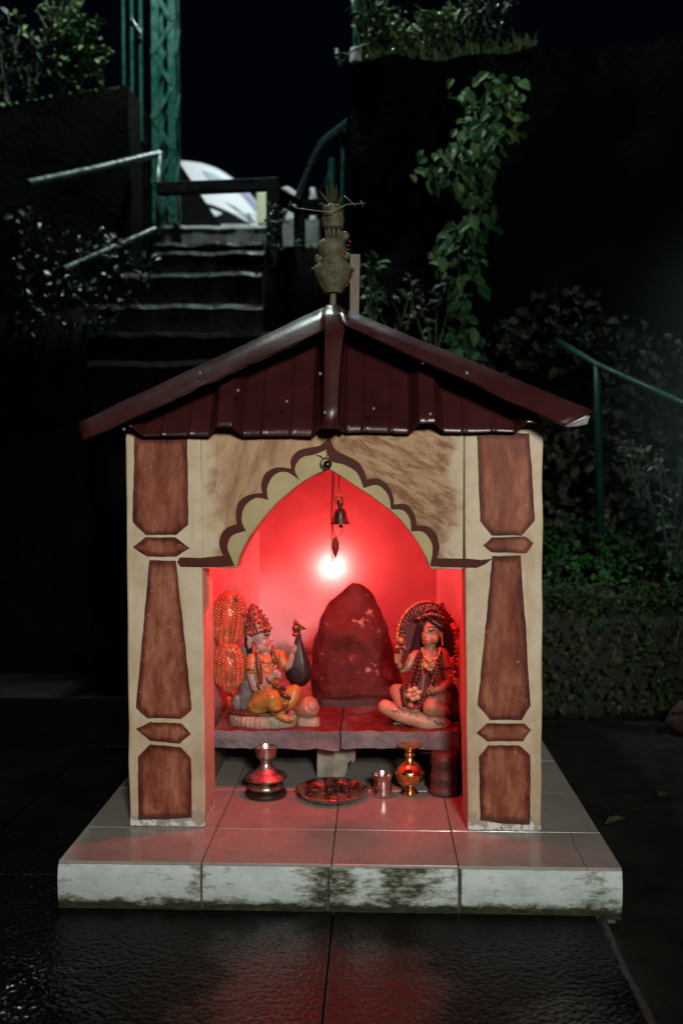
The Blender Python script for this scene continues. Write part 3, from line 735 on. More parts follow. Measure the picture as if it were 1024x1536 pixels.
kl = thing('brass_pot', pf, 'shiny brass water pot with narrow neck and flared mouth', 'pot')
b = MB(); b.lathe([(13*u,0),(13.5*u,2*u),(10*u,5*u),(8*u,8*u),(10*u,11*u),(17*u,18*u),(22*u,26*u),(23.5*u,32*u),(24.5*u,34.5*u),(23.5*u,37*u),(19*u,43*u),(12*u,48*u),(7*u,51*u)], pf, 56); obj('body', b, BRASS, kl, smooth=True, sharp=45)
b = MB(); b.lathe([(7*u,50*u),(5.5*u,54*u),(8*u,58*u),(8.2*u,60*u),(5.5*u,62*u),(6*u,65*u),(12*u,70*u),(18*u,73*u),(18.5*u,74*u),(14*u,72*u),(3*u,67*u)], pf, 48); obj('neck', b, BRASS, kl, smooth=True, sharp=45)
pf = PZ(645, 1180, ZT); pf.y = .60; pf.x = P(645,1180,.60).x; u = S(.60)
ih = thing('incense_stand', pf, 'thin dark incense stand with a crossbar behind the brass pot', 'incense stand')
b = MB(); b.lathe([(9*u,0),(8*u,2*u),(2.2*u,4*u),(1.8*u,56*u),(2.6*u,58*u),(1*u,61*u)], pf, 14); obj('rod', b, BURNT, ih, smooth=True)
b = MB(); b.tube([pf+Vector((-14*u,0,50*u)), pf+Vector((12*u,-2*u,47*u))], 1.4*u, 8); obj('crossbar', b, BURNT, ih, smooth=True)
CLAY = simple('dark_red_clay', (0.05,0.012,0.012), (0.11,0.03,0.025), 26, (0.45,0.7), bstr=.4, stretch=(1,1,4))
pf = foot(674, 1198); pf.y += .05; u = S(pf.y); pf.x = xri - 27*u
b = MB(); b.lathe([(22*u,0),(24*u,4*u),(21*u,8*u),(20*u,20*u),(22*u,24*u),(20*u,28*u),(19*u,44*u),(21*u,48*u),(20*u,54*u),(20*u,62*u)], pf, 30); b.jitter(.0025, 30)
tag(obj('clay_jar', b, CLAY, smooth=True), 'dark red ridged clay jar in the right corner under the shelf', 'jar')
TERR = simple('weathered_wall_stone', (0.14,0.10,0.075), (0.28,0.21,0.16), 16, (0.6,0.85), bstr=.5)

# ------------------------------------------------------------------ bell in the arch, ball on the arch tip
yb_ = .33; u = S(yb_); HANG = simple('dark_bell_bronze', (0.09,0.055,0.035), (0.16,0.10,0.065), 50, (0.3,0.5), 0.9)
pt = P(508, 716, yb_); pt.z = 1.17
bell = thing('temple_bell', P(509, 786, yb_), 'small dark bell with a tassel hanging on a wire in the arch', 'bell')
b = MB(); b.tube([pt, P(508,742,yb_)], .8*u, 6); obj('wire', b, HANG, bell)
b = MB()
rg = [P(508,749,yb_)+Vector((math.cos(a)*5*u, 0, math.sin(a)*6*u)) for a in [i*math.pi/8 for i in range(17)]]; b.tube(rg, 1.2*u, 6); obj('ring', b, HANG, bell, smooth=True)
b = MB(); c0 = P(510,786,yb_)
b.lathe([(15*u,0),(14.6*u,1.5*u),(12*u,6*u),(10*u,12*u),(9*u,18*u),(6.5*u,22*u),(3.5*u,24*u),(3.5*u,27*u),(5.5*u,31*u),(4*u,36*u),(1*u,38*u)], c0, 36, wob=None); bd = obj('bell_body', b, HANG, bell, smooth=True, sharp=50)
b = MB(); b.ell(P(511,789,yb_), 3.2*u, 10, 8); obj('clapper', b, HANG, bd, smooth=True)
b = MB(); b.tube([P(499,786,yb_),P(500,797,yb_),P(504,807,yb_)], .7*u, 5); b.tube([P(514,790,yb_),P(512,800,yb_),P(505,807,yb_)], .7*u, 5); obj('cord', b, HANG, bell)
b = MB(); c1 = P(503,838,yb_); b.lathe([(.6*u,0),(3.2*u,8*u),(4.4*u,12*u),(5.6*u,13*u),(5.6*u,24*u),(4*u,28*u),(3*u,31*u),(1.2*u,33*u)], c1, 16)
obj('tassel', b, simple('red_tassel_thread', (0.16,0.015,0.015), (0.26,0.03,0.03), 90, (0.6,0.8)), bell, smooth=True, sharp=50)
yb2 = YF-.012; u = S(yb2)
hk = thing('arch_hook', P(490,700,yb2), 'shiny black ball hook with a wire ring on the arch tip', 'hook')
b = MB(); b.ell(P(491,697,yb2), 6.5*u, 20, 14); obj('ball', b, simple('black_chrome', (0.05,0.045,0.04), (0.08,0.07,0.06), 30, (0.12,0.2), 0.8), hk, smooth=True)
b = MB(); rg = [P(489,695,yb2)+Vector((math.cos(a)*8*u, .004*math.sin(a), math.sin(a)*8*u)) for a in [i*math.pi/10 for i in range(21)]]; b.tube(rg, .9*u, 6)
b.tube([P(486,688,yb2),P(480,684,yb2+.006),P(474,683,yb2+.010)], .7*u, 5); b.tube([P(488,687,yb2),P(492,681,yb2+.01)], .7*u, 5); obj('wire_ring', b, HANG, hk, smooth=True)

# ------------------------------------------------------------------ figure of the left: cream skinned, yellow robe
def paint(name, c1, c2, sc=60, r=(0.28,0.45), bs=.15): return simple(name, c1, c2, sc, r, 0, bs, .002)
SKINP = paint('pinkish_enamel', (0.36,0.25,0.21), (0.46,0.335,0.285)); SKIND = paint('tan_enamel', (0.29,0.155,0.095), (0.42,0.235,0.14))
YEL = paint('yellow_enamel', (0.34,0.16,0.03), (0.46,0.26,0.06)); ORA = paint('orange_enamel', (0.32,0.105,0.03), (0.48,0.22,0.08), 45)
GOLD = simple('gold_enamel', (0.50,0.26,0.09), (0.75,0.46,0.20), 70, (0.2,0.4), 0.5)
DKBR = paint('dark_brown_enamel', (0.05,0.018,0.012), (0.12,0.045,0.028)); BLACK = paint('black_enamel', (0.010,0.008,0.008), (0.03,0.02,0.02))
CROWNM = simple('crown_enamel', (0.05,0.020,0.018), (0.33,0.15,0.10), 150, (0.25,0.45), 0.3, lo=.4, hi=.62, bscale=120)
LOTUS = paint('stone_lotus_paint', (0.26,0.20,0.15), (0.48,0.38,0.29), 40, (0.4,0.6), .4); GREYP = paint('grey_enamel', (0.13,0.115,0.11), (0.24,0.22,0.21)); REDP = paint('red_enamel', (0.35,0.03,0.02), (0.5,0.06,0.04))
def feather_mat():
    m = Mat('feather_enamel'); f = m.noise(70, 4); 
    return m.set(m.ramp(f, [(0.3, (0.34,0.065,0.025)), (0.7, (0.56,0.20,0.10))]), 0.3, 0.15, 0.5, bump=f, bstr=.2, bdist=.002)
FEA = feather_mat()
class Fig:      # local drawing plane of a figure: photo pixels plus a depth offset (pixels, + is nearer)
    def __init__(s, Y): s.Y = Y; s.u = S(Y)
    def __call__(s, px, py, d=0): 
        p = P(px, py, s.Y); p.y -= d*s.u; return p
def beads(b, F, pts, r, step, d=None):
    L = 0; prev = None
    path = sm(pts, 10)
    last = None
    for q in path:
        if last is None or math.dist(q, last) >= step: b.ell(F(*q), r*F.u*rnd(.85,1.15), 8, 6); last = q
F = Fig(.63); u = F.u
st = thing('deity_statue', F(396, 1094), 'painted seated figure in yellow robe and tall crown with orange feather fan', 'statue')
b = MB()
b.limb([F(397,968,2), F(398,980,1), F(399,1000,3), F(400,1022,4), F(402,1045,2)], [v*u for v in (9,10,17,18,21)], 16)     # neck, chest, belly
b.caps(F(382,988,5), F(415,984,-6), 9*u, 9*u)                                                   # shoulders
b.limb([F(380,989,8), F(379,1008,13), F(385,1028,16)], [9*u,8*u,6.5*u]); b.limb([F(385,1028,16), F(400,1020,20), F(411,1010,22)], [6.5*u,5.4*u,4.4*u])  # near arm
b.ell(F(415,1005,23), (5*u,4*u,7*u))                                                            # palm
for k, (ex, ey) in enumerate(((420,1001),(423,1004),(425,1008),(424,1013))):
    b.limb([F(416+k*.3,1003+k*2.4,24), F((416+ex)/2+1.5,(1003+k*2+ey)/2,26), F(ex,ey,23)], [1.9*u,1.7*u,1.3*u], 8)
b.limb([F(413,1002,25), F(414,997,26), F(417,994,25)], [1.9*u,1.7*u,1.3*u], 8)
b.limb([F(419,986,-8), F(428,1001,-4), F(434,998,0)], [8*u,7*u,5.5*u]); b.limb([F(434,998,0), F(437,988,2), F(439,978,3)], [5.4*u,5*u,4*u])      # far arm raised
b.ell(F(440,973,4), (4*u,4*u,5.6*u))
for k, (ex, ey) in enumerate(((443,966),(445,969),(445,973),(444,977))):
    b.limb([F(440,970+k*2,6), F(443,968+k*2.6,8), F(ex,ey,7)], [1.7*u,1.5*u,1.2*u], 8)
b.limb([F(438,974,7), F(439,968,9), F(442,965,9)], [1.7*u,1.5*u,1.2*u], 8)
# head in profile to the right
b.ell(F(391,953,4), (14*u,15*u,18*u)); b.ell(F(396,962,4), (11.5*u,12*u,13*u)); b.ell(F(402,972,4), (6.5*u,8*u,6.5*u)); b.ell(F(394,968,9), (10*u,9*u,9*u)); b.ell(F(399,943,4), (7*u,11*u,8*u))
b.limb([F(402.5,944,4), F(406,953,4), F(408.3,959,4)], [2.0*u,2.2*u,2.9*u], 8)                       # nose
b.ell(F(408,968,4), (3.0*u,4*u,1.7*u)); b.ell(F(407.5,971,4), (2.8*u,4*u,1.6*u)); b.ell(F(402,948,9), (5*u,4*u,2.4*u)); b.ell(F(397,962,13), (6*u,5*u,7*u))
b.ell(F(376,962,13), (4.5*u,4*u,9.5*u)); b.ell(F(374,952,12), (3.4*u,3*u,4*u))                   # ear
body = obj('body', fuse(b, .0016, 3), SKINP, st, smooth=True)
b = MB()
for pts, r in (([F(398,946.5,18),F(402,944,18.2),F(407,945,14)], 1.1), ([F(399,950,17.6),F(402,949,17.8),F(405.5,950,15.5)], 1.0)): b.tube(pts, r*u, 6)
b.ell(F(402.5,950.5,17), (1.5*u,1.2*u,1.3*u), 8, 6); obj('eye', b, BLACK, body, smooth=True)
b = MB(); b.ell(F(409.5,967.6,6), (2.6*u,4*u,1.1*u), 10, 8); b.ell(F(408.8,970.6,6), (2.4*u,4*u,1.2*u), 10, 8); obj('lip', b, REDP, body, smooth=True)
b = MB(); b.caps(F(374,940,0), F(372,984,-2), 8*u, 6*u); b.caps(F(372,984,-2), F(376,1010,-4), 7*u, 5*u); b.ell(F(380,945,-2), (12*u,12*u,14*u)); obj('hair', fuse(b, .0018), BLACK, st, smooth=True)
# crown
b = MB(); ax = (F(378,900,4)-F(389,946,4)).normalized(); c0 = F(388.5,947,4)
b.lathe([(18*u,0),(19*u,3*u),(18*u,7*u),(16.5*u,9*u),(17*u,13*u),(15.5*u,18*u),(13.5*u,20*u),(13.5*u,24*u),(11*u,29*u),(9*u,31*u),(8.5*u,35*u),(4*u,41*u),(1*u,44*u)], c0, 30, axis=ax, wob=lambda g,h: .06*math.sin(g*10)*math.sin(h/u*.5))
for row, (r, h, n) in enumerate(((19,2,22),(18,8,20),(16.5,15,17),(13.8,22,14),(10.5,30,10),(7,37,7))):
    q = Vector((0,0,1)).rotation_difference(ax)
    for k in range(n):
        a = 2*math.pi*k/n+row*.3; b.ell(c0 + q @ Vector((r*u*math.cos(a), r*u*math.sin(a), h*u)), (1.9 if row%2 else 2.6)*u, 8, 6)
crown = obj('crown', b, CROWNM, st, smooth=True)
b = MB(); q = Vector((0,0,1)).rotation_difference(ax)
for k in range(22): a = 2*math.pi*k/22; b.ell(c0 + q @ Vector((19.6*u*math.cos(a), 19.6*u*math.sin(a), 4.6*u)), 1.3*u, 8, 6)
obj('bead_band', b, GOLD, crown, smooth=True)
# clothes and ornaments
b = MB(); b.limb([F(380,988,9), F(379.5,1002,13)], [10.6*u,9.6*u]); b.limb([F(419,985,-7), F(426,998,-4)], [9.6*u,8.6*u]); b.limb([F(386,986,8), F(399,990,8), F(412,984,2)], [9*u,11*u,9*u]); obj('sleeve', fuse(b, .0018, 2), ORA, st, smooth=True)
b = MB(); b.limb([F(399,994,3.4), F(399,1004,4), F(400,1022,5), F(402,1044,3)], [15.5*u,18.2*u,19.4*u,22*u], 18); obj('tunic', fuse(b, .0018, 2), ORA, st, smooth=True)
for (p, q, r) in ((F(379.4,1000,13.2),F(379.6,1003,13.8),10.6),(F(390,1026,17.5),F(392,1025,18),6.9),(F(405,1017,21),F(407,1015.5,21.5),6.2),(F(430,1000,-3),F(431,1000,-2.5),8.4)):
    b = MB(); b.tube([p, q], r*u, 16); obj('armlet', b, DKBR, st, smooth=True, sharp=40)
b = MB(); beads(b, F, [(388,974,17),(396,986,22),(404,990,22),(412,982,14)], 1.7, 2.6); beads(b, F, [(390,980,20),(398,998,25),(405,1003,25),(411,992,18)], 1.5, 2.6); beads(b, F, [(383,990,19),(388,1010,25),(396,1030,26)], 2.0, 3); obj('necklace', b, GOLD, st, smooth=True)
b = MB(); b.limb([F(388,978,17), F(391,998,23), F(394,1018,26)], [3.6*u,4*u,3.4*u]); b.limb([F(410,978,10), F(413,990,14)], [4*u,3.6*u]); obj('scarf', fuse(b, .0016), DKBR, st, smooth=True)
b = MB()
b.limb([F(400,1046,4), F(388,1056,8), F(382,1060,4)], [22*u,16*u,12*u], 16)
b.limb([F(392,1050,14), F(411,1040,26)], [14*u,12*u]); b.limb([F(411,1040,26), F(416,1056,27), F(423,1064,25)], [12*u,10.5*u,7.5*u], 14)     # near knee up, shin down
b.limb([F(410,1048,0), F(442,1037,4)], [14*u,11.5*u]); b.limb([F(442,1037,4), F(436,1052,12), F(424,1058,16)], [11.5*u,9.5*u,6.5*u], 14)      # far leg folded
robe = obj('robe', fuse(b, .0018, 3), YEL, st, smooth=True)
b = MB(); b.limb([F(421,1066,27), F(432,1071,29), F(438,1073,29)], [6.5*u,5.6*u,4*u])
for k in range(5): b.limb([F(436,1070+k*1.3,33-k*2.2), F(441,1071.5+k*1.1,33-k*2.2)], [2*u,1.5*u], 8)
obj('bare_foot', fuse(b, .0015), YEL, st, smooth=True)
b = MB(); b.tube([F(412,1059,28),F(430,1053,30)], 4.2*u, 12); beads(b, F, [(410,1057,37),(418,1059,39),(428,1055,35),(434,1051,30)], 2.2, 3.0); b.limb([F(420,1035,16),F(436,1043,20)], [3.4*u,3*u]); b.limb([F(414,1024,22), F(428,1030,16)], [4*u,3*u]); obj('anklet', b, DKBR, robe, smooth=True)
# dark leaf shaped spear head with ornament, held at the back hand
b = MB(); b.lathe([(1*u,0),(10*u,2*u),(19*u,14*u),(20*u,24*u),(15*u,42*u),(8*u,60*u),(4.5*u,74*u),(3.2*u,82*u),(3*u,86*u)], F(447,1032,-10), 28, sy=.5, wob=lambda g,h: .05*math.cos(g*6)); mace = obj('mace', b, BLACK, st, smooth=True)
b = MB(); b.lathe([(5*u,0),(6*u,3*u),(3.4*u,6*u),(5.4*u,9*u),(5.8*u,13*u),(3*u,17*u),(4*u,20*u),(1*u,25*u)], F(443,955,-6), 16); b.poly([F(443,931,-8),F(447,937,-8),F(461,944.5,-8),F(452,946.5,-8),F(444,948,-8)], (0,5*u,0)); obj('blade', b, simple('dark_gilt', (0.12,0.06,0.035), (0.28,0.15,0.08), 60, (.25,.4), .7), mace, smooth=True, sharp=40)
# big feather fan behind: two ribbed lobes and the bird's breast
def ribbed(c, rx, rz, ry, tilt, taper, F, n=54, m=26, ridge=.09, nr=15):
    b = MB()
    for i in range(m+1):
        t = i/m*2-1; a = math.sqrt(max(1e-4, 1-t*t)); 
        for k in range(n):
            g = 2*math.pi*k/n; wdt = a*(1+taper*t)
            x = rx*wdt*math.cos(g); z = rz*t
            ang = math.atan2(z/rz, x/rx*1.0001+1e-6); rr = math.hypot(x/rx, z/rz)
            y = ry*a*math.sin(g)*(1+ridge*math.sin(ang*nr*2)*min(1, rr*1.6)) - (.22*ry*math.exp(-((rr-.45)/.16)**2) if math.sin(g) > 0 else 0)
            xr_ = x*math.cos(tilt)-z*math.sin(tilt); zr_ = x*math.sin(tilt)+z*math.cos(tilt)
            p = F(c[0]+xr_, c[1]-zr_, c[2]+y); b.v.append(p)
    for i in range(m):
        for k in range(n): k2 = (k+1)%n; b.f.append((i*n+k, i*n+k2, (i+1)*n+k2, (i+1)*n+k)); b.mi.append(0)
    b.f.append(tuple(range(n))); b.f.append(tuple(m*n+k for k in range(n))[::-1]); b.mi += [0,0]
    return b
fan = obj('feather_fan', ribbed((344,930,4), 25.5, 44, 11, -.10, .10, F), FEA, st, smooth=True)
obj('feather_lobe', ribbed((345,1000,8), 24, 39, 12, .04, .18, F), FEA, fan, smooth=True)
def barbs(c_, rx, rz, tilt, n, par):
    b = MB()
    for sgn in (-1, 1):
        for k in range(n):
            t = lerp(-.86, .80, k/(n-1)); t2 = min(.97, t+.26+.10*abs(t)); w0 = .12; w1 = .99*math.sqrt(max(.02, 1-t2*t2))*(1+.10*t2)
            def pt(s_, tt, lift):
                x = sgn*rx*s_; z = rz*tt; return F(c_[0]+x*math.cos(tilt)-z*math.sin(tilt), c_[1]-(x*math.sin(tilt)+z*math.cos(tilt)), c_[2]+lift)
            L = [lerp(w0, w1, q) for q in (0, .35, .7, 1)]; T = [lerp(t, t2, q) for q in (0, .45, .8, 1)]
            dep = [11.5*math.sqrt(max(0, 1-(L[i]*L[i]+T[i]*T[i])*.93)) - (3 if i == 0 else 0) for i in range(4)]
            b.limb([pt(L[i], T[i], dep[i]) for i in range(4)], [1.0*u, 1.5*u, 1.7*u, 1.9*u], 6)
    return obj('feather_barb', b, FEA, par, smooth=True)
barbs((344,930,5), 26, 44, -.10, 19, fan); barbs((345,1000,9), 24, 38.5, .04, 17, fan)
b = MB()
for c_, R0, a0, a1, n, d in (((346,928,12), (9,22), 0.2, 6.0, 22, 1), ((345,999,16), (8,19), 0.2, 6.0, 20, 1)):
    for k in range(n):
        a = lerp(a0, a1, k/(n-1)); b.ell(F(c_[0]+math.cos(a)*R0[0], c_[1]-math.sin(a)*R0[1], c_[2]), 1.3*u, 6, 5)
obj('feather_quill', b, GOLD, fan, smooth=True)
b = MB()
for k in range(16): t = k/15; b.ell(F(lerp(355,370,t)+rnd(-2,2), lerp(893,935,t), 12), rnd(2,3.4)*u, 8, 6)
obj('feather_tip', b, CROWNM, fan, smooth=True)
b = MB(); b.caps(F(368,975,-4), F(371,1035,-6), 8*u, 13*u); b.caps(F(371,1035,-6), F(366,1062,-6), 13*u, 8*u); b.ell(F(356,1052,4), (8*u,6*u,13*u)); bird = obj('bird_body', fuse(b, .002), GREYP, st, smooth=True)
b = MB(); b.limb([F(345,1046,12), F(346,1056,12)], [5*u,3*u]); b.poly([F(346,1028,16),F(358,1033,16),F(352,1040,16)], (0,4*u,0)); obj('bird_crest', b, REDP, bird, smooth=True, sharp=40)
# lotus base and bolster
b = MB(); b.lathe([(44*u,0),(50*u,2*u),(51*u,9*u),(49*u,17*u),(44*u,20*u),(3*u,21*u)], F(396,1089,-4), 60, sx=1.0, sy=.62, wob=lambda g,h: .045*abs(math.sin(g*9))); base = obj('base', b, LOTUS, st, smooth=True, sharp=60)
b = MB()
for k in range(40):
    a = math.pi*2*k/40; q = F(396,1089,-4)+Vector((math.cos(a)*49*u, math.sin(a)*49*u*.62, 10*u)); b.ell(q, (4.2*u,3.5*u,9*u), 10, 8)
obj('lotus_petal', fuse(b, .0018, 1), LOTUS, base, smooth=True)
b = MB(); b.lathe([(30*u,20*u),(47*u,20.5*u),(46*u,24*u),(30*u,26*u)], F(388,1089,-4), 40, sx=1, sy=.6); obj('base_cover', b, DKBR, base, smooth=True)
b = MB(); A = F(467,1057,10); B_ = F(446,1070,-8); d_ = (A-B_).normalized(); b.lathe([(2*u,-22*u),(14*u,-20*u),(15.5*u,-10*u),(16*u,0),(14*u,3*u),(11*u,4*u),(1*u,4.4*u)], A, 28, axis=d_); bol = obj('bolster', b, SKIND, st, smooth=True, sharp=60)
b = MB(); b.lathe([(8*u,0),(8*u,1.2*u),(3*u,2*u)], A+d_*4.2*u, 18, axis=d_); obj('bolster_boss', b, LOTUS, bol, smooth=True)
b = MB(); b.lathe([(15*u,0),(17*u,3*u),(16.5*u,14*u),(13*u,17*u)], F(463,1090,6), 30, sy=.7, wob=lambda g,h: .06*abs(math.sin(g*6))); obj('bolster_stand', b, LOTUS, st, smooth=True)

# ------------------------------------------------------------------ figure of the right: long dark hair, garlands
F = Fig(.66); u = F.u
st = thing('deity_statue', F(630, 1091), 'painted seated figure with long black hair, beaded garlands and one raised hand', 'statue')
b = MB()
b.limb([F(644,960,4), F(644,974,3), F(642,990,5), F(638,1012,6), F(634,1035,3)], [v*u for v in (8,9,16,14,19)], 16)
b.caps(F(623,984,-2), F(663,979,6), 8.5*u, 9*u)
b.ell(F(634,996,14), (8*u,8*u,8*u)); b.ell(F(650,996,16), (8*u,8*u,8*u))
b.limb([F(664,981,8), F(669,1000,12), F(671,1019,16)], [9*u,7.5*u,6.5*u]); b.limb([F(671,1019,16), F(660,1027,26), F(650,1029,30)], [6.5*u,5.4*u,4.2*u])
b.ell(F(647,1029,32), (5*u,4*u,4.4*u))
for k in range(4): b.limb([F(644,1026+k*2,34), F(640,1026+k*2.2,36), F(640,1030+k*1.6,33)], [1.7*u,1.5*u,1.2*u], 8)
b.limb([F(648,1025,35), F(645,1022,37), F(642,1022,37)], [1.7*u,1.5*u,1.2*u], 8)
b.limb([F(619,986,2), F(610,1000,8), F(603,1002,12)], [8*u,6.5*u,5.6*u]); b.limb([F(603,1002,12), F(598,994,16), F(596,988,18)], [5.4*u,4.6*u,4*u])
b.ell(F(596,983,20), (6*u,4.5*u,6.5*u))
for k, (ex, ey) in enumerate(((590,976),(590,982),(592,987),(595,991))):
    b.limb([F(598,979+k*2.6,23), F(592.5,977.5+k*3.6,26), F(ex+2,ey+1,24)], [2*u,1.9*u,1.5*u], 8)
b.limb([F(600,980,23), F(601,974,25), F(599,969,25)], [2*u,1.8*u,1.4*u], 8)
b.ell(F(647,945,4), (14*u,14*u,17*u)); b.ell(F(641,953,8), (10*u,10*u,12*u)); b.ell(F(637,961,11), (5*u,6*u,4.5*u)); b.ell(F(650,956,14), (7*u,6*u,7*u))
b.limb([F(638,942,16), F(635.6,949,18.4), F(635,952,18.6)], [1.3*u,1.5*u,1.9*u], 8); b.ell(F(643,944,12), (9*u,6*u,8*u)); b.ell(F(640,958,10), (8*u,9*u,9*u))
b.ell(F(636,956.6,18), (3.2*u,3*u,1.4*u)); b.ell(F(636.5,959,17.5), (2.9*u,3*u,1.4*u)); b.ell(F(661,950,12), (3*u,3*u,6*u))
body = obj('body', fuse(b, .0016, 3), SKIND, st, smooth=True)
b = MB()
for pts, r in (([F(640,939.5,18),F(645,937,19),F(651,939.5,17.5)], 1.0), ([F(641,943.5,18.4),F(645,942,18.8),F(650,943.5,17.2)], .95), ([F(634,940.5,17),F(631.5,939.5,14.5)], .9), ([F(633.6,944,16.4),F(631.8,943.6,14.8)], .9)): b.tube(pts, r*u, 6)
b.ell(F(645,943.6,18.2), (1.8*u,1.2*u,1.3*u), 8, 6); obj('eye', b, BLACK, body, smooth=True)
b = MB(); b.ell(F(636,956.4,20), (2.8*u,2*u,1.0*u), 10, 8); b.ell(F(636.6,959,19.5), (2.4*u,2*u,1.1*u), 10, 8); obj('lip', b, REDP, body, smooth=True)
b = MB(); b.ell(F(654,932,-2), (17*u,17*u,14*u)); b.limb([F(664,936,8), F(671,956,2), F(671,978,-4), F(668,992,-10)], [9*u,10*u,10*u,7*u], 14); b.limb([F(648,930,14), F(661,938,14)], [5*u,6*u]); b.limb([F(632,936,2), F(628,958,-8), F(622,980,-12)], [6*u,8*u,8*u]); hair = obj('hair', fuse(b, .0018, 3), BLACK, st, smooth=True)
b = MB()
for k in range(15):
    t = k/14; b.ell(F(lerp(627,664,t), 926-7*math.sin(t*math.pi), 16-8*abs(t-.4)), (2.2 if k%2 else 3.2)*u, 8, 6)
for k in range(9): t = k/8; b.ell(F(lerp(634,658,t), 917-6*math.sin(t*math.pi), 14-6*abs(t-.4)), 2.2*u, 8, 6)
for (x, y, r) in ((644,908,3.6),(648,903,3.2),(651,909,3),(640,912,3),(655,913,3.5),(659,908,4.2),(664,912,4),(663,905,2.8)): b.ell(F(x, y, 6), r*u, 8, 6)
b.limb([F(648,912,6), F(648,899,6)], [2.6*u,1*u]); obj('tiara', b, CROWNM, st, smooth=True)
b = MB(); b.lathe([(.5*u,0),(44*u,0),(45*u,2*u),(44*u,4*u),(.5*u,4*u)], F(641,958,-16), 48, axis=(0,-1,0), sx=1, sy=1.22); halo = obj('halo', b, paint('dark_red_enamel', (0.030,0.008,0.010), (0.07,0.016,0.018)), st, smooth=True, sharp=50)
b = MB()
for k in range(60):
    a = lerp(R_(5), R_(200), k/59); b.ell(F(641+45*math.cos(a), 958-54*math.sin(a), -13), (2.4 if k%2 else 1.7)*u, 8, 6)
obj('halo_bead', b, GOLD, halo, smooth=True)
b = MB()
for k in range(30):
    a = lerp(R_(0), R_(205), k/29); r0, r1 = (.62, .90) if k%2 else (.74, .90); b.limb([F(641+45*r0*math.cos(a), 958-54*r0*math.sin(a), -12.4), F(641+45*r1*math.cos(a), 958-54*r1*math.sin(a), -12.4)], [.9*u,1.7*u], 6)
obj('halo_ray', b, CROWNM, halo, smooth=True)
b = MB(); b.limb([F(679,940,-2), F(685,958,0), F(687,985,0), F(685,1012,2)], [6*u,6.4*u,6*u,5*u], 14)
for k in range(11): b.tube([F(680+k*.6,942+k*6.6,-1), F(680.4+k*.6,944+k*6.6,-1)], 7.6*u, 12)
b.limb([F(675,986,12),F(677,1000,14)], [2.6*u,2*u]); obj('halo_post', b, ORA, st, smooth=True)
b = MB()
for k in range(26): b.ell(F(rnd(669,683), rnd(1003,1018), rnd(12,20)), rnd(1.4,2.6)*u, 8, 6)
obj('bracelet', b, GOLD, st, smooth=True)
b = MB()
beads(b, F, [(630,974,14),(627,1000,24),(618,1025,32),(604,1046,34)], 3.0, 3.6); beads(b, F, [(626,978,12),(620,1000,22),(610,1022,28),(601,1044,30)], 2.6, 3.4); beads(b, F, [(657,972,16),(653,996,28),(646,1016,30),(634,1038,34)], 3.0, 3.6); beads(b, F, [(660,976,16),(657,998,26),(650,1020,28),(638,1044,30)], 2.6, 3.4)
beads(b, F, [(604,1046,34),(614,1054,36),(626,1052,36),(634,1040,34)], 3.0, 3.6); gar = obj('garland', b, paint('maroon_bead', (0.045,0.012,0.012), (0.13,0.04,0.035)), st, smooth=True)
b = MB(); beads(b, F, [(632,970,16),(636,982,24),(644,987,26),(655,980,22),(659,968,16)], 2.0, 2.8); beads(b, F, [(634,986,24),(640,998,28),(644,1000,28),(650,992,26)], 1.8, 2.8); b.ell(F(637,994,27), (4*u,3*u,4.4*u)); beads(b, F, [(661,952,16),(662,960,16),(662,966,15)], 1.4, 2.4)
obj('necklace', b, GOLD, st, smooth=True)
b = MB()
for k in range(6):
    a = k*math.pi/3+.3; b.ell(F(619+7*math.cos(a), 1033-7.5*math.sin(a), 36), (5*u,2*u,4*u), 10, 6)
b.ell(F(619,1033,38), 3*u, 10, 8); obj('flower', b, paint('tan_flower_paint', (0.50,0.26,0.12), (0.66,0.38,0.2)), gar, smooth=True)
b = MB(); b.tube([F(667.5,999,11.6), F(668,1002,12.4)], 8.8*u, 14); obj('armlet', b, DKBR, st, smooth=True, sharp=40)
b = MB(); b.tube([F(601,998,13.5), F(600,996,14.5)], 6.4*u, 14); obj('armlet', b, DKBR, st, smooth=True, sharp=40)
b = MB(); beads(b, F, [(641,1027,36),(648,1035,36),(653,1030,34)], 1.9, 2.6); obj('bangle', b, DKBR, st, smooth=True)
b = MB(); b.ell(F(598,967,24), (6*u,4*u,4*u)); obj('held_cup', b, DKBR, st, smooth=True)
b = MB(); b.ell(F(594,966,27), 2.2*u, 8, 6); b.ell(F(605,966,27), 2.2*u, 8, 6); b.ell(F(600,957,22), (5*u,4*u,5*u)); obj('hand_ornament', b, GOLD, st, smooth=True)
b = MB(); b.limb([F(634,1040,4), F(660,1046,4)], [20*u,20*u], 16); b.limb([F(628,1040,10), F(594,1034,12)], [15*u,11*u]); b.limb([F(594,1034,12), F(602,1052,26), F(622,1056,32)], [11*u,9.5*u,7*u])
b.limb([F(646,1044,16), F(644,1054,34)], [15*u,13*u]); b.limb([F(644,1054,34), F(658,1060,26), F(668,1064,12)], [13*u,10*u,9*u])
lap = obj('crossed_legs', fuse(b, .0018, 3), SKIND, st, smooth=True)
b = MB(); b.limb([F(672,1034,2), F(680,1062,6), F(682,1084,2)], [13*u,13*u,9*u], 14); b.limb([F(606,1030,22), F(606,1050,30)], [8*u,7*u]); b.limb([F(630,1048,24), F(622,1054,32)], [9*u,7*u]); b.limb([F(634,1012,13), F(630,1036,18)], [15*u,18*u]); obj('robe', fuse(b, .0018, 3), paint('dark_maroon_robe', (0.035,0.009,0.010), (0.09,0.022,0.02)), st, smooth=True)
